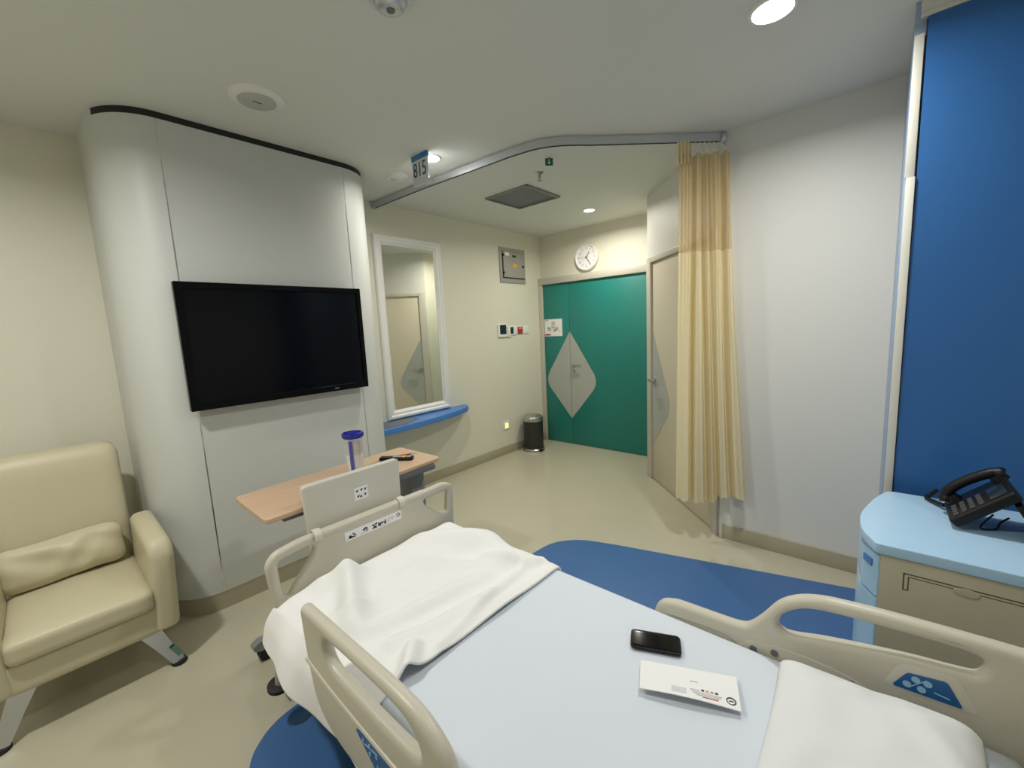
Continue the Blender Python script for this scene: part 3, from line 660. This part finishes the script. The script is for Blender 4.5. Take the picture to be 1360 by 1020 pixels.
# remote and pen
t = thing('remote_control', 'black remote control with yellow and grey keys on the overbed table', 'remote', (1.33, 2.11, ZT))
ex = (Vector((1.40, 2.035, 0))-Vector((1.275, 2.20, 0))).normalized(); ey = Vector((-ex.y, ex.x, 0))
rm = basis((1.338, 2.118, ZT), ex, ey, (0, 0, 1))
me = plate([roundpoly([(-0.10, -0.022), (0.10, -0.024), (0.10, 0.024), (-0.10, 0.022)], 0.010)], 0.020, 0.005, rm@Matrix.Translation((0, 0, 0.010))); link('body', me, 'black', t)
b = B(); box(b, -0.02, 0.035, -0.012, 0.016, 0.0198, 0.0215, 0.0007, mx=rm); obj('key_pad', b, 'remgrey', t)
b = B(); box(b, 0.038, 0.055, -0.017, 0.017, 0.0198, 0.022, 0.0007, mx=rm); obj('yellow_key', b, 'yellow', t)
b = B(); box(b, 0.06, 0.088, -0.015, 0.015, 0.0198, 0.0215, 0.0007, mx=rm); obj('grey_key', b, 'remgrey', t)
t = thing('red_pen', 'red pen lying behind the black remote on the overbed table', 'pen', (1.385, 2.165, ZT))
b = B(); cyl(b, (1.35, 2.185, ZT+0.005), (1.44, 2.135, ZT+0.005), 0.005, n=12); obj('barrel', b, 'redink', t)
b = B(); cyl(b, (1.44, 2.135, ZT+0.005), (1.452, 2.128, ZT+0.005), 0.005, 0.001, n=12); obj('tip', b, 'black', t)

# ------------------------------------------------------------------ hospital bed
bed = thing('hospital_bed', 'beige hospital bed with split side rails on the blue floor', 'bed', (0.96, 0.75, 0))
b = B(); box(b, 0.53, 1.385, -0.32, 1.77, 0.36, 0.415, 0.01); obj('mattress_deck', b, 'bedlight', bed)
b = B(); box(b, 0.62, 0.69, -0.30, 1.72, 0.14, 0.20, 0.008); box(b, 1.24, 1.31, -0.30, 1.72, 0.14, 0.20, 0.008); box(b, 0.62, 1.31, -0.30, -0.22, 0.14, 0.20, 0.008); box(b, 0.62, 1.31, 1.64, 1.72, 0.14, 0.20, 0.008); obj('base_frame', b, 'midgrey', bed)
for y in (0.05, 1.35):
    b = B(); box(b, 0.80, 1.13, y-0.06, y+0.06, 0.19, 0.37, 0.015); obj('lift_column', b, 'bedlight', bed)
for x in (0.655, 1.275):
    for y in (-0.20, 1.42):
        b = B(); cyl(b, (x-0.03, y, 0.065), (x-0.008, y, 0.065), 0.065); cyl(b, (x+0.008, y, 0.065), (x+0.03, y, 0.065), 0.065); cyl(b, (x-0.01, y, 0.065), (x+0.01, y, 0.065), 0.02)
        box(b, x-0.035, x+0.035, y-0.03, y+0.03, 0.11, 0.16, 0.01); obj('caster', b, 'rubber', bed)
# corner bumper below the foot end
b = B(); cyl(b, (0.500, 1.80, 0.19), (0.515, 1.785, 0.36), 0.020); cyl(b, (0.515, 1.785, 0.25), (0.62, 1.70, 0.25), 0.018); bmp = obj('corner_bumper', b, 'dbgrey', bed)
b = B(); lathe(b, [(0, -0.014), (0.036, -0.014), (0.046, -0.004), (0.046, 0.010), (0.034, 0.016), (0, 0.016)], (0.498, 1.803, 0.18), 28, mx=Matrix.Rotation(0.12, 4, 'X')); obj('bumper_wheel', b, 'rubber', bmp)
# footboard
fo = roundpoly([(0.488, 0.30), (0.515, 0.52), (0.500, 0.700), (0.535, 0.742), (0.64, 0.760), (1.33, 0.760), (1.425, 0.765), (1.490, 0.735), (1.478, 0.55), (1.49, 0.30)], [0.03, 0.05, 0.05, 0.04, 0.03, 0.03, 0.05, 0.05, 0.08, 0.03], 6)
hl = roundpoly([(0.553, 0.560), (0.545, 0.700), (0.655, 0.716), (0.700, 0.712), (0.685, 0.665), (0.60, 0.575), (0.575, 0.535)], [0.02, 0.02, 0.02, 0.02, 0.03, 0.04, 0.015], 5)
hr = roundpoly([(1.432, 0.590), (1.448, 0.712), (1.33, 0.712), (1.275, 0.712), (1.29, 0.675), (1.38, 0.605)], [0.02, 0.02, 0.02, 0.02, 0.03, 0.03], 5)
me = plate([fo, hl, hr], 0.042, 0.017, XZ(1.815), 3); fb = link('footboard', me, 'bed', bed, 50)
b = B(); tube(b, [(0.70, 1.812, 0.742), (1.28, 1.812, 0.742)], 0.023, 14); obj('top_bar', b, 'bed', fb)
b = B(); tube(b, spline([(0.515, 1.797, 0.48), (0.56, 1.795, 0.505), (0.66, 1.794, 0.52), (0.80, 1.794, 0.50)], 6), [0.012]*18+[0.002], 8); obj('moulded_rib', b, 'bed', fb)
lm = basis((0.98, 1.793, 0.690), (1, 0, 0), (0, 0, 1), (0, -1, 0))
b = B(); box(b, -0.150, 0.150, -0.0225, 0.0225, -0.0005, 0.001, mx=lm); ls = obj('instruction_strip', b, 'paper', fb, 0)
b = B()
rnd = random.Random(3)
for cx_, wd in ((-0.115, 0.05), (-0.055, 0.04), (0.0, 0.03), (0.03, 0.02), (0.055, 0.03)):
    for k in range(7):
        x = cx_+rnd.uniform(-wd/2, wd/2)*0.8; z = rnd.uniform(-0.011, 0.006); s = rnd.uniform(0.002, 0.006)
        box(b, x-s*1.3, x+s*1.3, z-s*0.6, z+s*0.6, 0.001, 0.0014, mx=lm@Matrix.Translation((x, z, 0))@Matrix.Rotation(rnd.uniform(-0.6, 0.6), 4, 'Z')@Matrix.Translation((-x, -z, 0)))
    box(b, cx_-wd/2, cx_+wd/2, -0.015, -0.0138, 0.001, 0.0014, mx=lm)
box(b, 0.078, 0.118, 0.002, 0.003, 0.001, 0.0014, mx=lm); box(b, 0.078, 0.079, -0.014, 0.012, 0.001, 0.0014, mx=lm); box(b, 0.098, 0.099, -0.010, 0.010, 0.001, 0.0014, mx=lm)
lathe(b, [(0.006, 0.0014), (0.010, 0.0014), (0.010, 0.001), (0.006, 0.001), (0.006, 0.0014)], (0, 0, 0), 16, mx=lm@Matrix.Translation((0.133, 0.004, 0)))
obj('pictograms', b, 'ink', fb, 0)
# head board (behind the camera's view, low)
me = plate([roundpoly([(0.50, 0.36), (0.50, 0.80), (1.43, 0.80), (1.43, 0.36)], 0.06)], 0.04, 0.015, XZ(-0.36)); link('headboard', me, 'bed', bed, 50)

# right side rail (head half)
ro = [(0.585, 0.470), (0.585, 0.530), (0.562, 0.572), (0.520, 0.590), (0.485, 0.595), (0.38, 0.598), (0.305, 0.602), (0.272, 0.616), (0.235, 0.662), (0.195, 0.722), (0.150, 0.758), (0.10, 0.778), (0.04, 0.788), (-0.086, 0.797), (-0.29, 0.803), (-0.40, 0.800), (-0.47, 0.78), (-0.50, 0.72), (-0.50, 0.50), (-0.45, 0.44), (0.0, 0.40), (0.3, 0.41), (0.5, 0.43)]
ro = [Vector(p) for p in ro]; ro = spline([(p.x, p.y, 0) for p in ro], 4, True)
rh = [(0.190, 0.650), (0.178, 0.690), (0.130, 0.728), (0.06, 0.745), (-0.086, 0.756), (-0.205, 0.760), (-0.232, 0.742), (-0.222, 0.712), (-0.185, 0.702), (-0.091, 0.690), (0.068, 0.658), (0.140, 0.638), (0.172, 0.634)]
rh = spline([(*p, 0) for p in rh], 4, True)
me = plate([ro, rh], 0.046, 0.02, YZ(1.425), 3); rr = link('side_rail', me, 'bed', bed, 50)
def rail_panel(x, quad, parent, flip=1, rad=0.0085):
    """blue patient control plate at plane x; quad is in (y, z)"""
    me = plate([roundpoly(quad, 0.008, 4)], 0.004, 0.001, YZ(x)); cp = link('control_panel', me, 'panelblue', parent, 40)
    b = B(); (ya, za), (yb, zb), (yc, zc), (yd, zd) = quad
    def q(u, v): return Vector((x-flip*0.0028, ya*(1-u)*(1-v)+yb*(1-u)*v+yc*u*v+yd*u*(1-v), za*(1-u)*(1-v)+zb*(1-u)*v+zc*u*v+zd*u*(1-v)))
    fx = Matrix.Rotation(pi/2, 4, 'Y')
    for u, v in ((0.17, 0.36), (0.27, 0.74), (0.42, 0.30), (0.52, 0.68)): lathe(b, [(0, -0.001), (rad, -0.001), (rad, 0.001), (0, 0.001)], q(u, v), 18, mx=fx)
    tube(b, [q(0.22, 0.20), q(0.50, 0.86)], 0.0011, 6); tube(b, [q(0.62, 0.36), q(0.86, 0.26)], 0.0015, 6)
    obj('control_icons', b, 'iconblue', parent, 30)
    return cp
me = plate([roundpoly([(-0.052, 0.598), (-0.085, 0.675), (-0.19, 0.690), (-0.235, 0.605)], 0.02, 4)], 0.003, 0.0008, YZ(1.4025)); link('panel_surround', me, 'bedlight', rr, 40)
rail_panel(1.400, [(-0.072, 0.606), (-0.100, 0.656), (-0.173, 0.668), (-0.204, 0.612)], rr)
for y, z in ((0.255, 0.545), (0.197, 0.560), (0.010, 0.560)):
    b = B(); cyl(b, (1.4005, y, z), (1.3945, y, z), 0.010, n=16); obj('screw_cap', b, 'darkgrey', rr)
b = B(); tube(b, [(1.404, y, z) for y, z in [tuple(p)[:2] for p in spline([(0.53, 0.545, 0), (0.40, 0.556, 0), (0.33, 0.556, 0), (0.29, 0.53, 0)], 6)]], 0.006, 8); obj('moulded_rib', b, 'bed', rr)
me = plate([spline([(0.30, 0.47, 0), (0.29, 0.545, 0), (0.25, 0.573, 0), (0.15, 0.585, 0), (0.05, 0.583, 0), (-0.03, 0.56, 0), (-0.06, 0.50, 0), (-0.02, 0.46, 0)], 5, True)], 0.010, 0.004, YZ(1.403)); link('pivot_cover', me, 'bed', rr, 50)

# left side rail (foot half)
lo_ = [(1.292, 0.755), (1.287, 0.790), (1.255, 0.797), (1.07, 0.799), (0.88, 0.801), (0.77, 0.800), (0.70, 0.790), (0.650, 0.768), (0.612, 0.735), (0.590, 0.680), (0.575, 0.58), (0.58, 0.46), (0.63, 0.425), (0.80, 0.425), (1.0, 0.43), (1.12, 0.44), (1.20, 0.470), (1.248, 0.52), (1.275, 0.62)]
lo_ = spline([(*p, 0) for p in lo_], 4, True)
lh = [(1.142, 0.705), (1.138, 0.745), (1.10, 0.760), (0.90, 0.766), (0.78, 0.762), (0.722, 0.742), (0.70, 0.705), (0.72, 0.680), (0.80, 0.672), (0.95, 0.672), (1.10, 0.677)]
lh = spline([(*p, 0) for p in lh], 4, True)
me = plate([lo_, lh], 0.038, 0.017, YZ(0.452), 3); rl_ = link('side_rail', me, 'bed', bed, 50)
b = B(); tube(b, [(0.435, p[0], p[1]) for p in spline([(1.272, 0.628, 0), (1.20, 0.618, 0), (1.10, 0.607, 0), (0.95, 0.598, 0), (0.75, 0.590, 0), (0.62, 0.585, 0)], 6)], 0.008, 8); obj('moulded_rib', b, 'bed', rl_)
rail_panel(0.4315, [(0.985, 0.580), (0.94, 0.585), (0.80, 0.583), (0.85, 0.49)], rl_, 1, 0.005)

# padded flap hung on the footboard bar
t = thing('padded_flap', 'beige folded padded panel hooked on the footboard bar with icon sticker', 'padded panel', (0.94, 1.84, 0.8))
pm = basis((0.935, 1.866, 0.80), (1, 0, 0), Vector((0, 0.05, 1)).normalized(), Vector((0, -1, 0.05)).normalized())
me = plate([roundpoly([(-0.235, -0.15), (0.235, -0.15), (0.250, 0.158), (-0.245, 0.158)], 0.022)], 0.016, 0.007, pm@Matrix.Translation((0, 0, 0.009)), 3); link('front_pad', me, 'bedlight', t, 50)
me = plate([roundpoly([(-0.232, -0.15), (0.232, -0.15), (0.247, 0.160), (-0.242, 0.160)], 0.022)], 0.014, 0.006, pm@Matrix.Translation((0, 0, -0.007)), 3); link('rear_pad', me, 'bedlight', t, 50)
for x in (-0.222, 0.205):
    b = B(); X = 0.935+x
    loft(b, [[(X-0.016, p[0]-n[0]*0.003, p[1]-n[1]*0.003), (X+0.016, p[0]-n[0]*0.003, p[1]-n[1]*0.003), (X+0.016, p[0]+n[0]*0.003, p[1]+n[1]*0.003), (X-0.016, p[0]+n[0]*0.003, p[1]+n[1]*0.003)] for p, n in [((1.812+0.029*math.cos(a), 0.742+0.029*math.sin(a)), (math.cos(a), math.sin(a))) for a in [math.radians(-20+220*k/14) for k in range(15)]]])
    box(b, X-0.013, X+0.013, 1.838, 1.850, 0.64, 0.745, 0.003)
    obj('hook', b, 'bedlight', t)
b = B(); box(b, -0.012, 0.060, 0.016, 0.078, 0.0173, 0.0182, mx=pm); st = obj('icon_sticker', b, 'paper', t, 0)
b = B()
for x, z in ((0.004, 0.06), (0.027, 0.062), (0.046, 0.06), (0.008, 0.034), (0.022, 0.03), (0.044, 0.035)):
    box(b, x-0.005, x+0.004, z-0.004, z+0.004, 0.0183, 0.0186, mx=pm); box(b, x-0.002, x+0.007, z+0.003, z+0.006, 0.0183, 0.0186, mx=pm)
obj('icons', b, 'ink', t, 0)

# ------------------------------------------------------------------ mattress with sheet
t = thing('mattress', 'mattress under a smooth white fitted sheet on the hospital bed', 'mattress', (0.96, 0.75, 0.415))
b = B(); box(b, 0.54, 1.375, -0.29, 1.755, 0.416, 0.52, 0.02); obj('foam_core', b, 'bluereturn', t)
def noise(x, y): return math.sin(3.1*x+1.7*y)*math.sin(2.3*y-1.1*x+0.6)
b = B(); nx, ny = 70, 110; G = []
x0, x1, y0, y1 = 0.525, 1.392, -0.305, 1.772
for j in range(ny+1):
    row = []
    for i in range(nx+1):
        # arc-length across: side, round edge, top
        sx = -1+2*i/nx; sy = -1+2*j/ny
        def prof(s, h0, h1):
            a = abs(s)
            if a < 0.86: return (s/0.86)*(1-0.045), 0.0, 0
            k = (a-0.86)/0.14
            if k < 0.5: an = k/0.5*pi/2; return math.copysign(1-0.045+0.045*math.sin(an), s), -(1-math.cos(an)), 1
            return math.copysign(1.0, s), -1-(k-0.5)/0.5*3.0, 2
        px, dzx, _ = prof(sx, x0, x1); py, dzy, _ = prof(sy, y0, y1)
        X = (x0+x1)/2+px*(x1-x0)/2; Y = (y0+y1)/2+py*(y1-y0)/2
        r = 0.032; dz = min(dzx, dzy)*r if min(dzx, dzy) < 0 else 0
        Z = 0.553+dz
        if dz > -0.001:
            Z += 0.0025*noise(X*2, Y*2)+0.0012*math.sin(9*X+22*Y+2*noise(X*3, Y*3))
            Z -= 0.010*math.exp(-(((X-1.12)/0.16)**2+((Y-0.40)/0.14)**2))*0.5
        row.append(b.verts.new((X, Y, max(Z, 0.424))))
    G.append(row)
for j in range(ny):
    for i in range(nx): b.faces.new((G[j][i], G[j][i+1], G[j+1][i+1], G[j+1][i]))
obj('fitted_sheet', b, 'sheet', t, 70)

# ------------------------------------------------------------------ blanket
def seg_d(x, y, a, c):
    ax, ay = a; cx, cy = c; vx, vy = cx-ax, cy-ay; t_ = max(0, min(1, ((x-ax)*vx+(y-ay)*vy)/(vx*vx+vy*vy)))
    return math.hypot(x-ax-vx*t_, y-ay-vy*t_), t_
RID = [((0.77, 1.665), (0.63, 1.36), 0.055, 0.036), ((0.63, 1.30), (1.15, 1.20), 0.045, 0.015), ((0.67, 1.17), (1.05, 1.09), 0.040, 0.013),
       ((0.70, 1.10), (0.58, 0.99), 0.030, 0.024), ((1.04, 1.45), (1.25, 1.20), 0.050, 0.014), ((1.24, 1.30), (1.34, 1.10), 0.035, 0.022),
       ((0.85, 1.50), (1.20, 1.48), 0.06, 0.008), ((1.18, 1.66), (1.36, 1.40), 0.10, 0.030), ((0.68, 1.70), (0.80, 1.66), 0.06, 0.022),
       ((1.30, 1.12), (0.75, 1.045), 0.018, 0.012), ((0.52, 1.45), (0.70, 1.42), 0.05, 0.01)]
def bl_h(x, y):
    z = 0.5635
    for a, c, wd, h in RID:
        d, t_ = seg_d(x, y, a, c); z += 2.0*h*math.exp(-(d/(wd*0.8))**2)*(0.75+0.25*math.cos(pi*(t_-0.4)))
    z += 0.0055*math.sin(11*x+7*y+2*math.sin(5*y))*math.sin(9*y-4*x)+0.005*noise(4*x, 5*y)+0.003*math.sin(26*y-9*x+3*noise(3*x, 2*y))*math.exp(-((x-0.85)/0.3)**2)
    d = (y-1.012)/0.03
    if d < 4: z += 0.007*math.exp(-((d-0.8))**2)+0.006*math.exp(-((d-2.7)/0.6)**2)   # rolled double hem at the upper edge
    return max(z, 0.5615)
b = B(); nu, nv = 150, 96; G = []
for j in range(nv+1):
    v = j/nv; row = []
    for i in range(nu+1):
        s = i/nu                                       # arc across the bed
        yb = 1.012+0.012*math.sin(4*s+1)-0.03*max(0, 0.25-s)*4*0.3
        Y = yb+(1.795-yb)*v
        xl, xr = 0.508, 1.398
        foot = max(0, min(1, (Y-1.26)/0.18)); foot = foot*foot*(3-2*foot)
        if s < 0.22:                                   # hanging left side
            k = 1-s/0.22                               # 0 at the edge, 1 at the hem
            hem = (0.352+0.010*math.sin(23*Y))*(1-foot)+foot*(0.402+0.016*math.sin(9*Y)+0.010*math.sin(21*Y))
            top = bl_h(xl, Y)-0.020
            rip = 0.013*math.sin(17*Y+1.5*k)*k
            out = (0.040+0.004*math.sin(14*Y)*k)*(1-foot) + foot*(0.016+0.062*k**1.2+rip)
            X = xl-out*math.sin(min(1, k*1.6)*pi/2)*(1 if foot > 0.01 else 1)
            fe = max(0, (v-0.80)/0.20); hem += 0.045*fe*fe; X += out*0.45*fe*fe*k
            Z = top-(top-hem)*(0.75*(1-math.cos(k*pi/2))+0.25*k)
        elif s > 0.90:
            k = (s-0.90)/0.10; top = bl_h(xr-0.04, Y)-0.008
            X = xr+0.014*math.sin(k*pi/2)+0.004*math.sin(20*Y)*k; Z = top-(top-0.43)*(k**1.2)
        else:
            k = (s-0.22)/0.68; X = xl+(xr-xl)*k; Z = bl_h(X, Y)
            if k < 0.10: q = (0.10-k)/0.10; Z -= 0.020*q*q
            if k > 0.94: q = (k-0.94)/0.06; Z -= 0.010*q*q
            Z = max(Z, 0.5615-(0.021 if k < 0.04 else 0.012 if k > 0.96 else 0))
        # foot end drops between mattress and board
        if Y > 1.725:
            q = (Y-1.725)/0.07; Z -= 0.10*q*q*(1 if 0.22 <= s <= 0.9 else 0.25); Y = 1.725+0.062*math.sin(min(1, q)*pi/2)
        row.append(b.verts.new((X, Y, Z)))
    G.append(row)
for j in range(nv):
    for i in range(nu): b.faces.new((G[j][i], G[j][i+1], G[j+1][i+1], G[j+1][i]))
for _ in range(4): bmesh.ops.smooth_vert(b, verts=b.verts, factor=0.5, use_axis_x=True, use_axis_y=True, use_axis_z=True)
ob = obj('blanket', b, 'blanket', smooth=80); tag(ob, 'white rumpled blanket pulled over the foot of the bed', 'blanket')
sm_ = ob.modifiers.new('thickness', 'SOLIDIFY'); sm_.thickness = 0.009; sm_.offset = -0.3

# ------------------------------------------------------------------ pillow
b = B(); n1, n2 = 44, 44; top = []; bot = []
pc = Vector((1.015, -0.03)); W, D_ = 0.325, 0.205
for j in range(n2+1):
    rt, rb = [], []
    for i in range(n1+1):
        u = -1+2*i/n1; v = -1+2*j/n2
        pinch = 1-0.06*(1-u*u)*0-0.05*(v*v)*(1-u*u)
        X = pc.x+u*W*(1-0.05*(1-v*v)*0.5); Y = pc.y+v*D_*(1-0.06*(1-u*u))
        e = max(0.0, (1-u**4)*(1-v**4)); h = 0.088*e**0.36
        wr = 0.004*math.sin(16*u+7*v)*math.exp(-((abs(u)-0.8)/0.2)**2)+0.003*math.sin(8*v-13*u)*math.exp(-((v+0.6)/0.3)**2)
        wr += 0.0035*math.sin(3*u+9*v+2*math.sin(4*u))*math.sin(5*u-2*v)
        edge = i in (0, n1) or j in (0, n2)
        zt = 0.578+h+wr*(e > 0.02)+0.022*max(0.0, -v)*(1-abs(v)**6)-0.014*max(0.0, v)*e+0.012*math.sin(7*v+5*u)*math.exp(-((u+0.85)/0.12)**2)*(e > 0.02)
        vt = b.verts.new((X, Y, zt)); rt.append(vt); rb.append(vt if edge else b.verts.new((X, Y, max(0.560, 0.578-0.02*e**0.4))))
    top.append(rt); bot.append(rb)
for j in range(n2):
    for i in range(n1):
        b.faces.new((top[j][i], top[j][i+1], top[j+1][i+1], top[j+1][i]))
        q = [bot[j+1][i], bot[j+1][i+1], bot[j][i+1], bot[j][i]]
        try: b.faces.new(q)
        except ValueError: pass
tag(obj('pillow', b, 'pillow', smooth=80), 'plump white pillow at the head of the bed', 'pillow')

# ------------------------------------------------------------------ phone and envelope on the sheet
ph = [Vector((1.227, 0.591, 0)), Vector((1.289, 0.448, 0)), Vector((1.206, 0.414, 0)), Vector((1.148, 0.554, 0))]
c = sum(ph, Vector())/4; ex = (ph[1]-ph[0]).normalized(); ey = Vector((-ex.y, ex.x, 0))
t = thing('smartphone', 'black smartphone lying face up on the white sheet', 'phone', (c.x, c.y, 0.556))
pm2 = basis((c.x, c.y, 0.5585), ex, ey, (0, 0, 1))
me = plate([roundpoly([(-0.078, -0.042), (0.078, -0.042), (0.078, 0.042), (-0.078, 0.042)], 0.016)], 0.009, 0.003, pm2@Matrix.Translation((0, 0, 0.0025))); link('case', me, 'black', t, 40)
me = plate([roundpoly([(-0.074, -0.038), (0.074, -0.038), (0.074, 0.038), (-0.074, 0.038)], 0.012)], 0.001, 0.0002, pm2@Matrix.Translation((0, 0, 0.0073))); link('screen', me, 'blackgloss', t, 40)

c0, c1, c2, c3 = Vector((1.118, 0.508, 0)), Vector((1.226, 0.264, 0)), Vector((1.110, 0.225, 0)), Vector((1.010, 0.463, 0))
t = thing('envelope', 'white printed envelope lying on the sheet next to the smartphone', 'envelope', (1.116, 0.365, 0.556))
def ez(u, v): return 0.562+0.006*math.sin(pi*u)*v+0.010*v*(1-0.5*u)
def eq(u, v, h=0.0):
    p = c0*(1-u)*(1-v)+c1*u*(1-v)+c2*u*v+c3*(1-u)*v; return Vector((p.x, p.y, ez(u, v)+h))
b = B(); NU, NV = 16, 8
for hh in (0.0,):
    T = [[b.verts.new(eq(i/NU, j/NV, 0)) for i in range(NU+1)] for j in range(NV+1)]
    U = [[b.verts.new(eq(i/NU, j/NV, -0.0025)) for i in range(NU+1)] for j in range(NV+1)]
    for j in range(NV):
        for i in range(NU):
            b.faces.new((T[j][i], T[j][i+1], T[j+1][i+1], T[j+1][i])); b.faces.new((U[j+1][i], U[j+1][i+1], U[j][i+1], U[j][i]))
    for j in range(NV):
        for i in (0, NU): b.faces.new((T[j][i], T[j+1][i], U[j+1][i], U[j][i]))
    for i in range(NU):
        for j in (0, NV): b.faces.new((T[j][i], T[j][i+1], U[j][i+1], U[j][i]))
obj('paper', b, 'paper', t, 60)
def patch(bm, u0, u1, v0, v1, h=0.0006):
    f = [eq(u0, v0, h), eq(u1, v0, h), eq(u1, v1, h), eq(u0, v1, h)]; g = [p-Vector((0, 0, 0.0004)) for p in f]; loft(bm, [g, f])
b = B(); patch(b, 0.33, 0.48, 0.72, 0.90); obj('window', b, 'signwhite', t, 0)
b = B()
for v, u0, u1 in ((0.70, 0.52, 0.62), (0.755, 0.53, 0.83), (0.80, 0.55, 0.82), (0.845, 0.58, 0.80)): patch(b, u0, u1, v, v+0.018)
patch(b, 0.52, 0.60, 0.44, 0.458); obj('small_print', b, 'greyink', t, 0)
b = B(); patch(b, 0.64, 0.79, 0.88, 0.905); obj('red_print', b, 'redink', t, 0)
for m_, u in (('ink', 0.645), ('gold', 0.69), ('greyink', 0.735), ('ink', 0.78)):
    b = B(); patch(b, u-0.014, u+0.014, 0.655, 0.715); obj('emblem', b, m_, t, 0)
pr = eq(0.915, 0.80, 0.0008)
b = B(); lathe(b, [(0.0095, 0.0004), (0.0125, 0.0004), (0.0125, 0), (0.0095, 0), (0.0095, 0.0004)], pr, 24); box(b, -0.006, 0.006, -0.0015, 0.0015, 0, 0.0004, mx=Matrix.Translation(pr)@Matrix.Rotation(-1.16, 4, 'Z')); obj('ring_emblem', b, 'ink', t, 0)

# ------------------------------------------------------------------ bedside cabinet
t = thing('bedside_cabinet', 'bedside cabinet with light blue top, beige side and blue front', 'cabinet', (2.07, -0.25, 0))
topo = roundpoly([(1.800, -0.50), (2.38, -0.50), (2.38, -0.06), (2.26, -0.018), (2.05, 0.024), (1.90, 0.016), (1.800, -0.028)], [0.02, 0.02, 0.03, 0.08, 0.12, 0.06, 0.012], 6)
me = plate([topo], 0.038, 0.005, basis((0, 0, 0.801), (1, 0, 0), (0, 1, 0), (0, 0, 1)), 3); link('worktop', me, 'lightblue', t, 50)
b = B(); box(b, 1.822, 2.36, -0.48, -0.04, 0.08, 0.782, 0.006); obj('carcass', b, 'nsbeige', t)
b = B(); box(b, 1.812, 1.8225, -0.49, -0.042, 0.085, 0.780, 0.003); sp = obj('side_panel', b, 'nsbeige', t)
b = B()
box(b, 1.8112, 1.8125, -0.52+0.03, -0.100, 0.7285, 0.7320); box(b, 1.8112, 1.8125, -0.1035, -0.100, 0.675, 0.732)
box(b, 1.8112, 1.8125, -0.49, -0.112, 0.7195, 0.7220); box(b, 1.8112, 1.8125, -0.1150, -0.112, 0.675, 0.722); box(b, 1.8112, 1.8125, -0.115, -0.100, 0.672, 0.6755)
obj('tray_groove', b, 'nsgroove', sp, 0)
b = B(); lathe(b, [(0, 0.0), (0.026, 0.0), (0.030, 0.002), (0.026, 0.006), (0, 0.007)], (1.812, -0.245, 0.718), 24, mx=Matrix.Rotation(-pi/2, 4, 'Y')@Matrix.Scale(0.45, 4, (1, 0, 0))); obj('finger_pull', b, 'nsbeige', sp)
dro = roundpoly([(1.820, -0.042), (2.34, -0.042), (2.30, -0.012), (2.06, 0.022), (1.90, 0.008), (1.822, -0.035)], 0.02, 4)
b = B(); prism(b, dro, 0.615, 0.765); drw = obj('drawer_front', b, 'lightblue', t, 30)
b = B(); prism(b, dro, 0.09, 0.605); obj('cabinet_door', b, 'lightblue', t, 30)
b = B(); prism(b, [(1.845, -0.0215), (1.887, 0.0015), (1.885, 0.004), (1.843, -0.0190)], 0.712, 0.738); obj('drawer_pull', b, 'midblue', drw)
for x in (1.87, 2.31):
    for y in (-0.44, -0.10):
        b = B(); cyl(b, (x-0.018, y, 0.03), (x+0.018, y, 0.03), 0.03); cyl(b, (x, y, 0.04), (x, y, 0.085), 0.010); obj('caster', b, 'rubber', t)

# desk telephone
t = thing('desk_telephone', 'black desk telephone with handset on the light blue cabinet top', 'telephone', (2.15, -0.32, 0.82))
ZN = 0.82; tl = math.radians(44)
tm = basis((2.155, -0.245, ZN+0.003), (-1, 0, 0), (0, -math.cos(tl), math.sin(tl)), (0, math.sin(tl), math.cos(tl)))   # u left->right seen from the front, v up the slope
me = plate([roundpoly([(-0.095, 0.0), (0.095, 0.0), (0.095, 0.20), (-0.095, 0.20)], 0.012)], 0.034, 0.008, tm@Matrix.Translation((0, 0, 0.022))); link('base', me, 'black', t, 40)
b = B(); box(b, -0.02, 0.08, 0.135, 0.185, 0.038, 0.043, 0.002, mx=tm); obj('display', b, 'lcd', t)
k0 = None
for r_ in range(4):
    for c_ in range(4):
        b = B(); box(b, -0.012+c_*0.025, 0.006+c_*0.025, 0.022+r_*0.026, 0.038+r_*0.026, 0.038, 0.043, 0.0015, seg=1, mx=tm); obj('key', b, 'keygrey', t)
hs = spline([(-0.062, 0.022, 0.050), (-0.062, 0.032, 0.066), (-0.062, 0.055, 0.078), (-0.062, 0.100, 0.082), (-0.062, 0.145, 0.078), (-0.062, 0.190, 0.068), (-0.062, 0.205, 0.050)], 5)
b = B(); tube(b, [tm@p for p in hs], [0.020]+[0.023]*4+[0.017]*22+[0.023]*3+[0.020], 14); obj('handset', b, 'black', t, 60)
for v in (0.038, 0.188):
    b = B(); cyl(b, tm@Vector((-0.062, v, 0.036)), tm@Vector((-0.062, v, 0.062)), 0.026, 0.022); obj('handset_cup', b, 'black', t)
b = B(); box(b, -0.085, 0.085, -0.010, 0.010, 0.004, 0.135, 0.004, mx=Matrix.Translation((2.155, -0.445, ZN+0.003))@Matrix.Rotation(math.radians(-30), 4, 'X')); obj('stand', b, 'black', t)
b = B(); tube(b, spline([(2.25, -0.225, ZN+0.02), (2.30, -0.20, ZN+0.010), (2.34, -0.18, ZN+0.010), (2.355, -0.19, ZN+0.02), (2.35, -0.21, ZN+0.045)], 6), 0.008, 10); obj('coiled_cord', b, 'black', t)
b = B(); tube(b, spline([(2.12, -0.33, ZN+0.06), (2.10, -0.30, ZN+0.012), (2.13, -0.34, ZN+0.005), (2.20, -0.36, ZN+0.005), (2.20, -0.38, ZN+0.03)], 6), 0.003, 8); obj('line_cord', b, 'black', t)
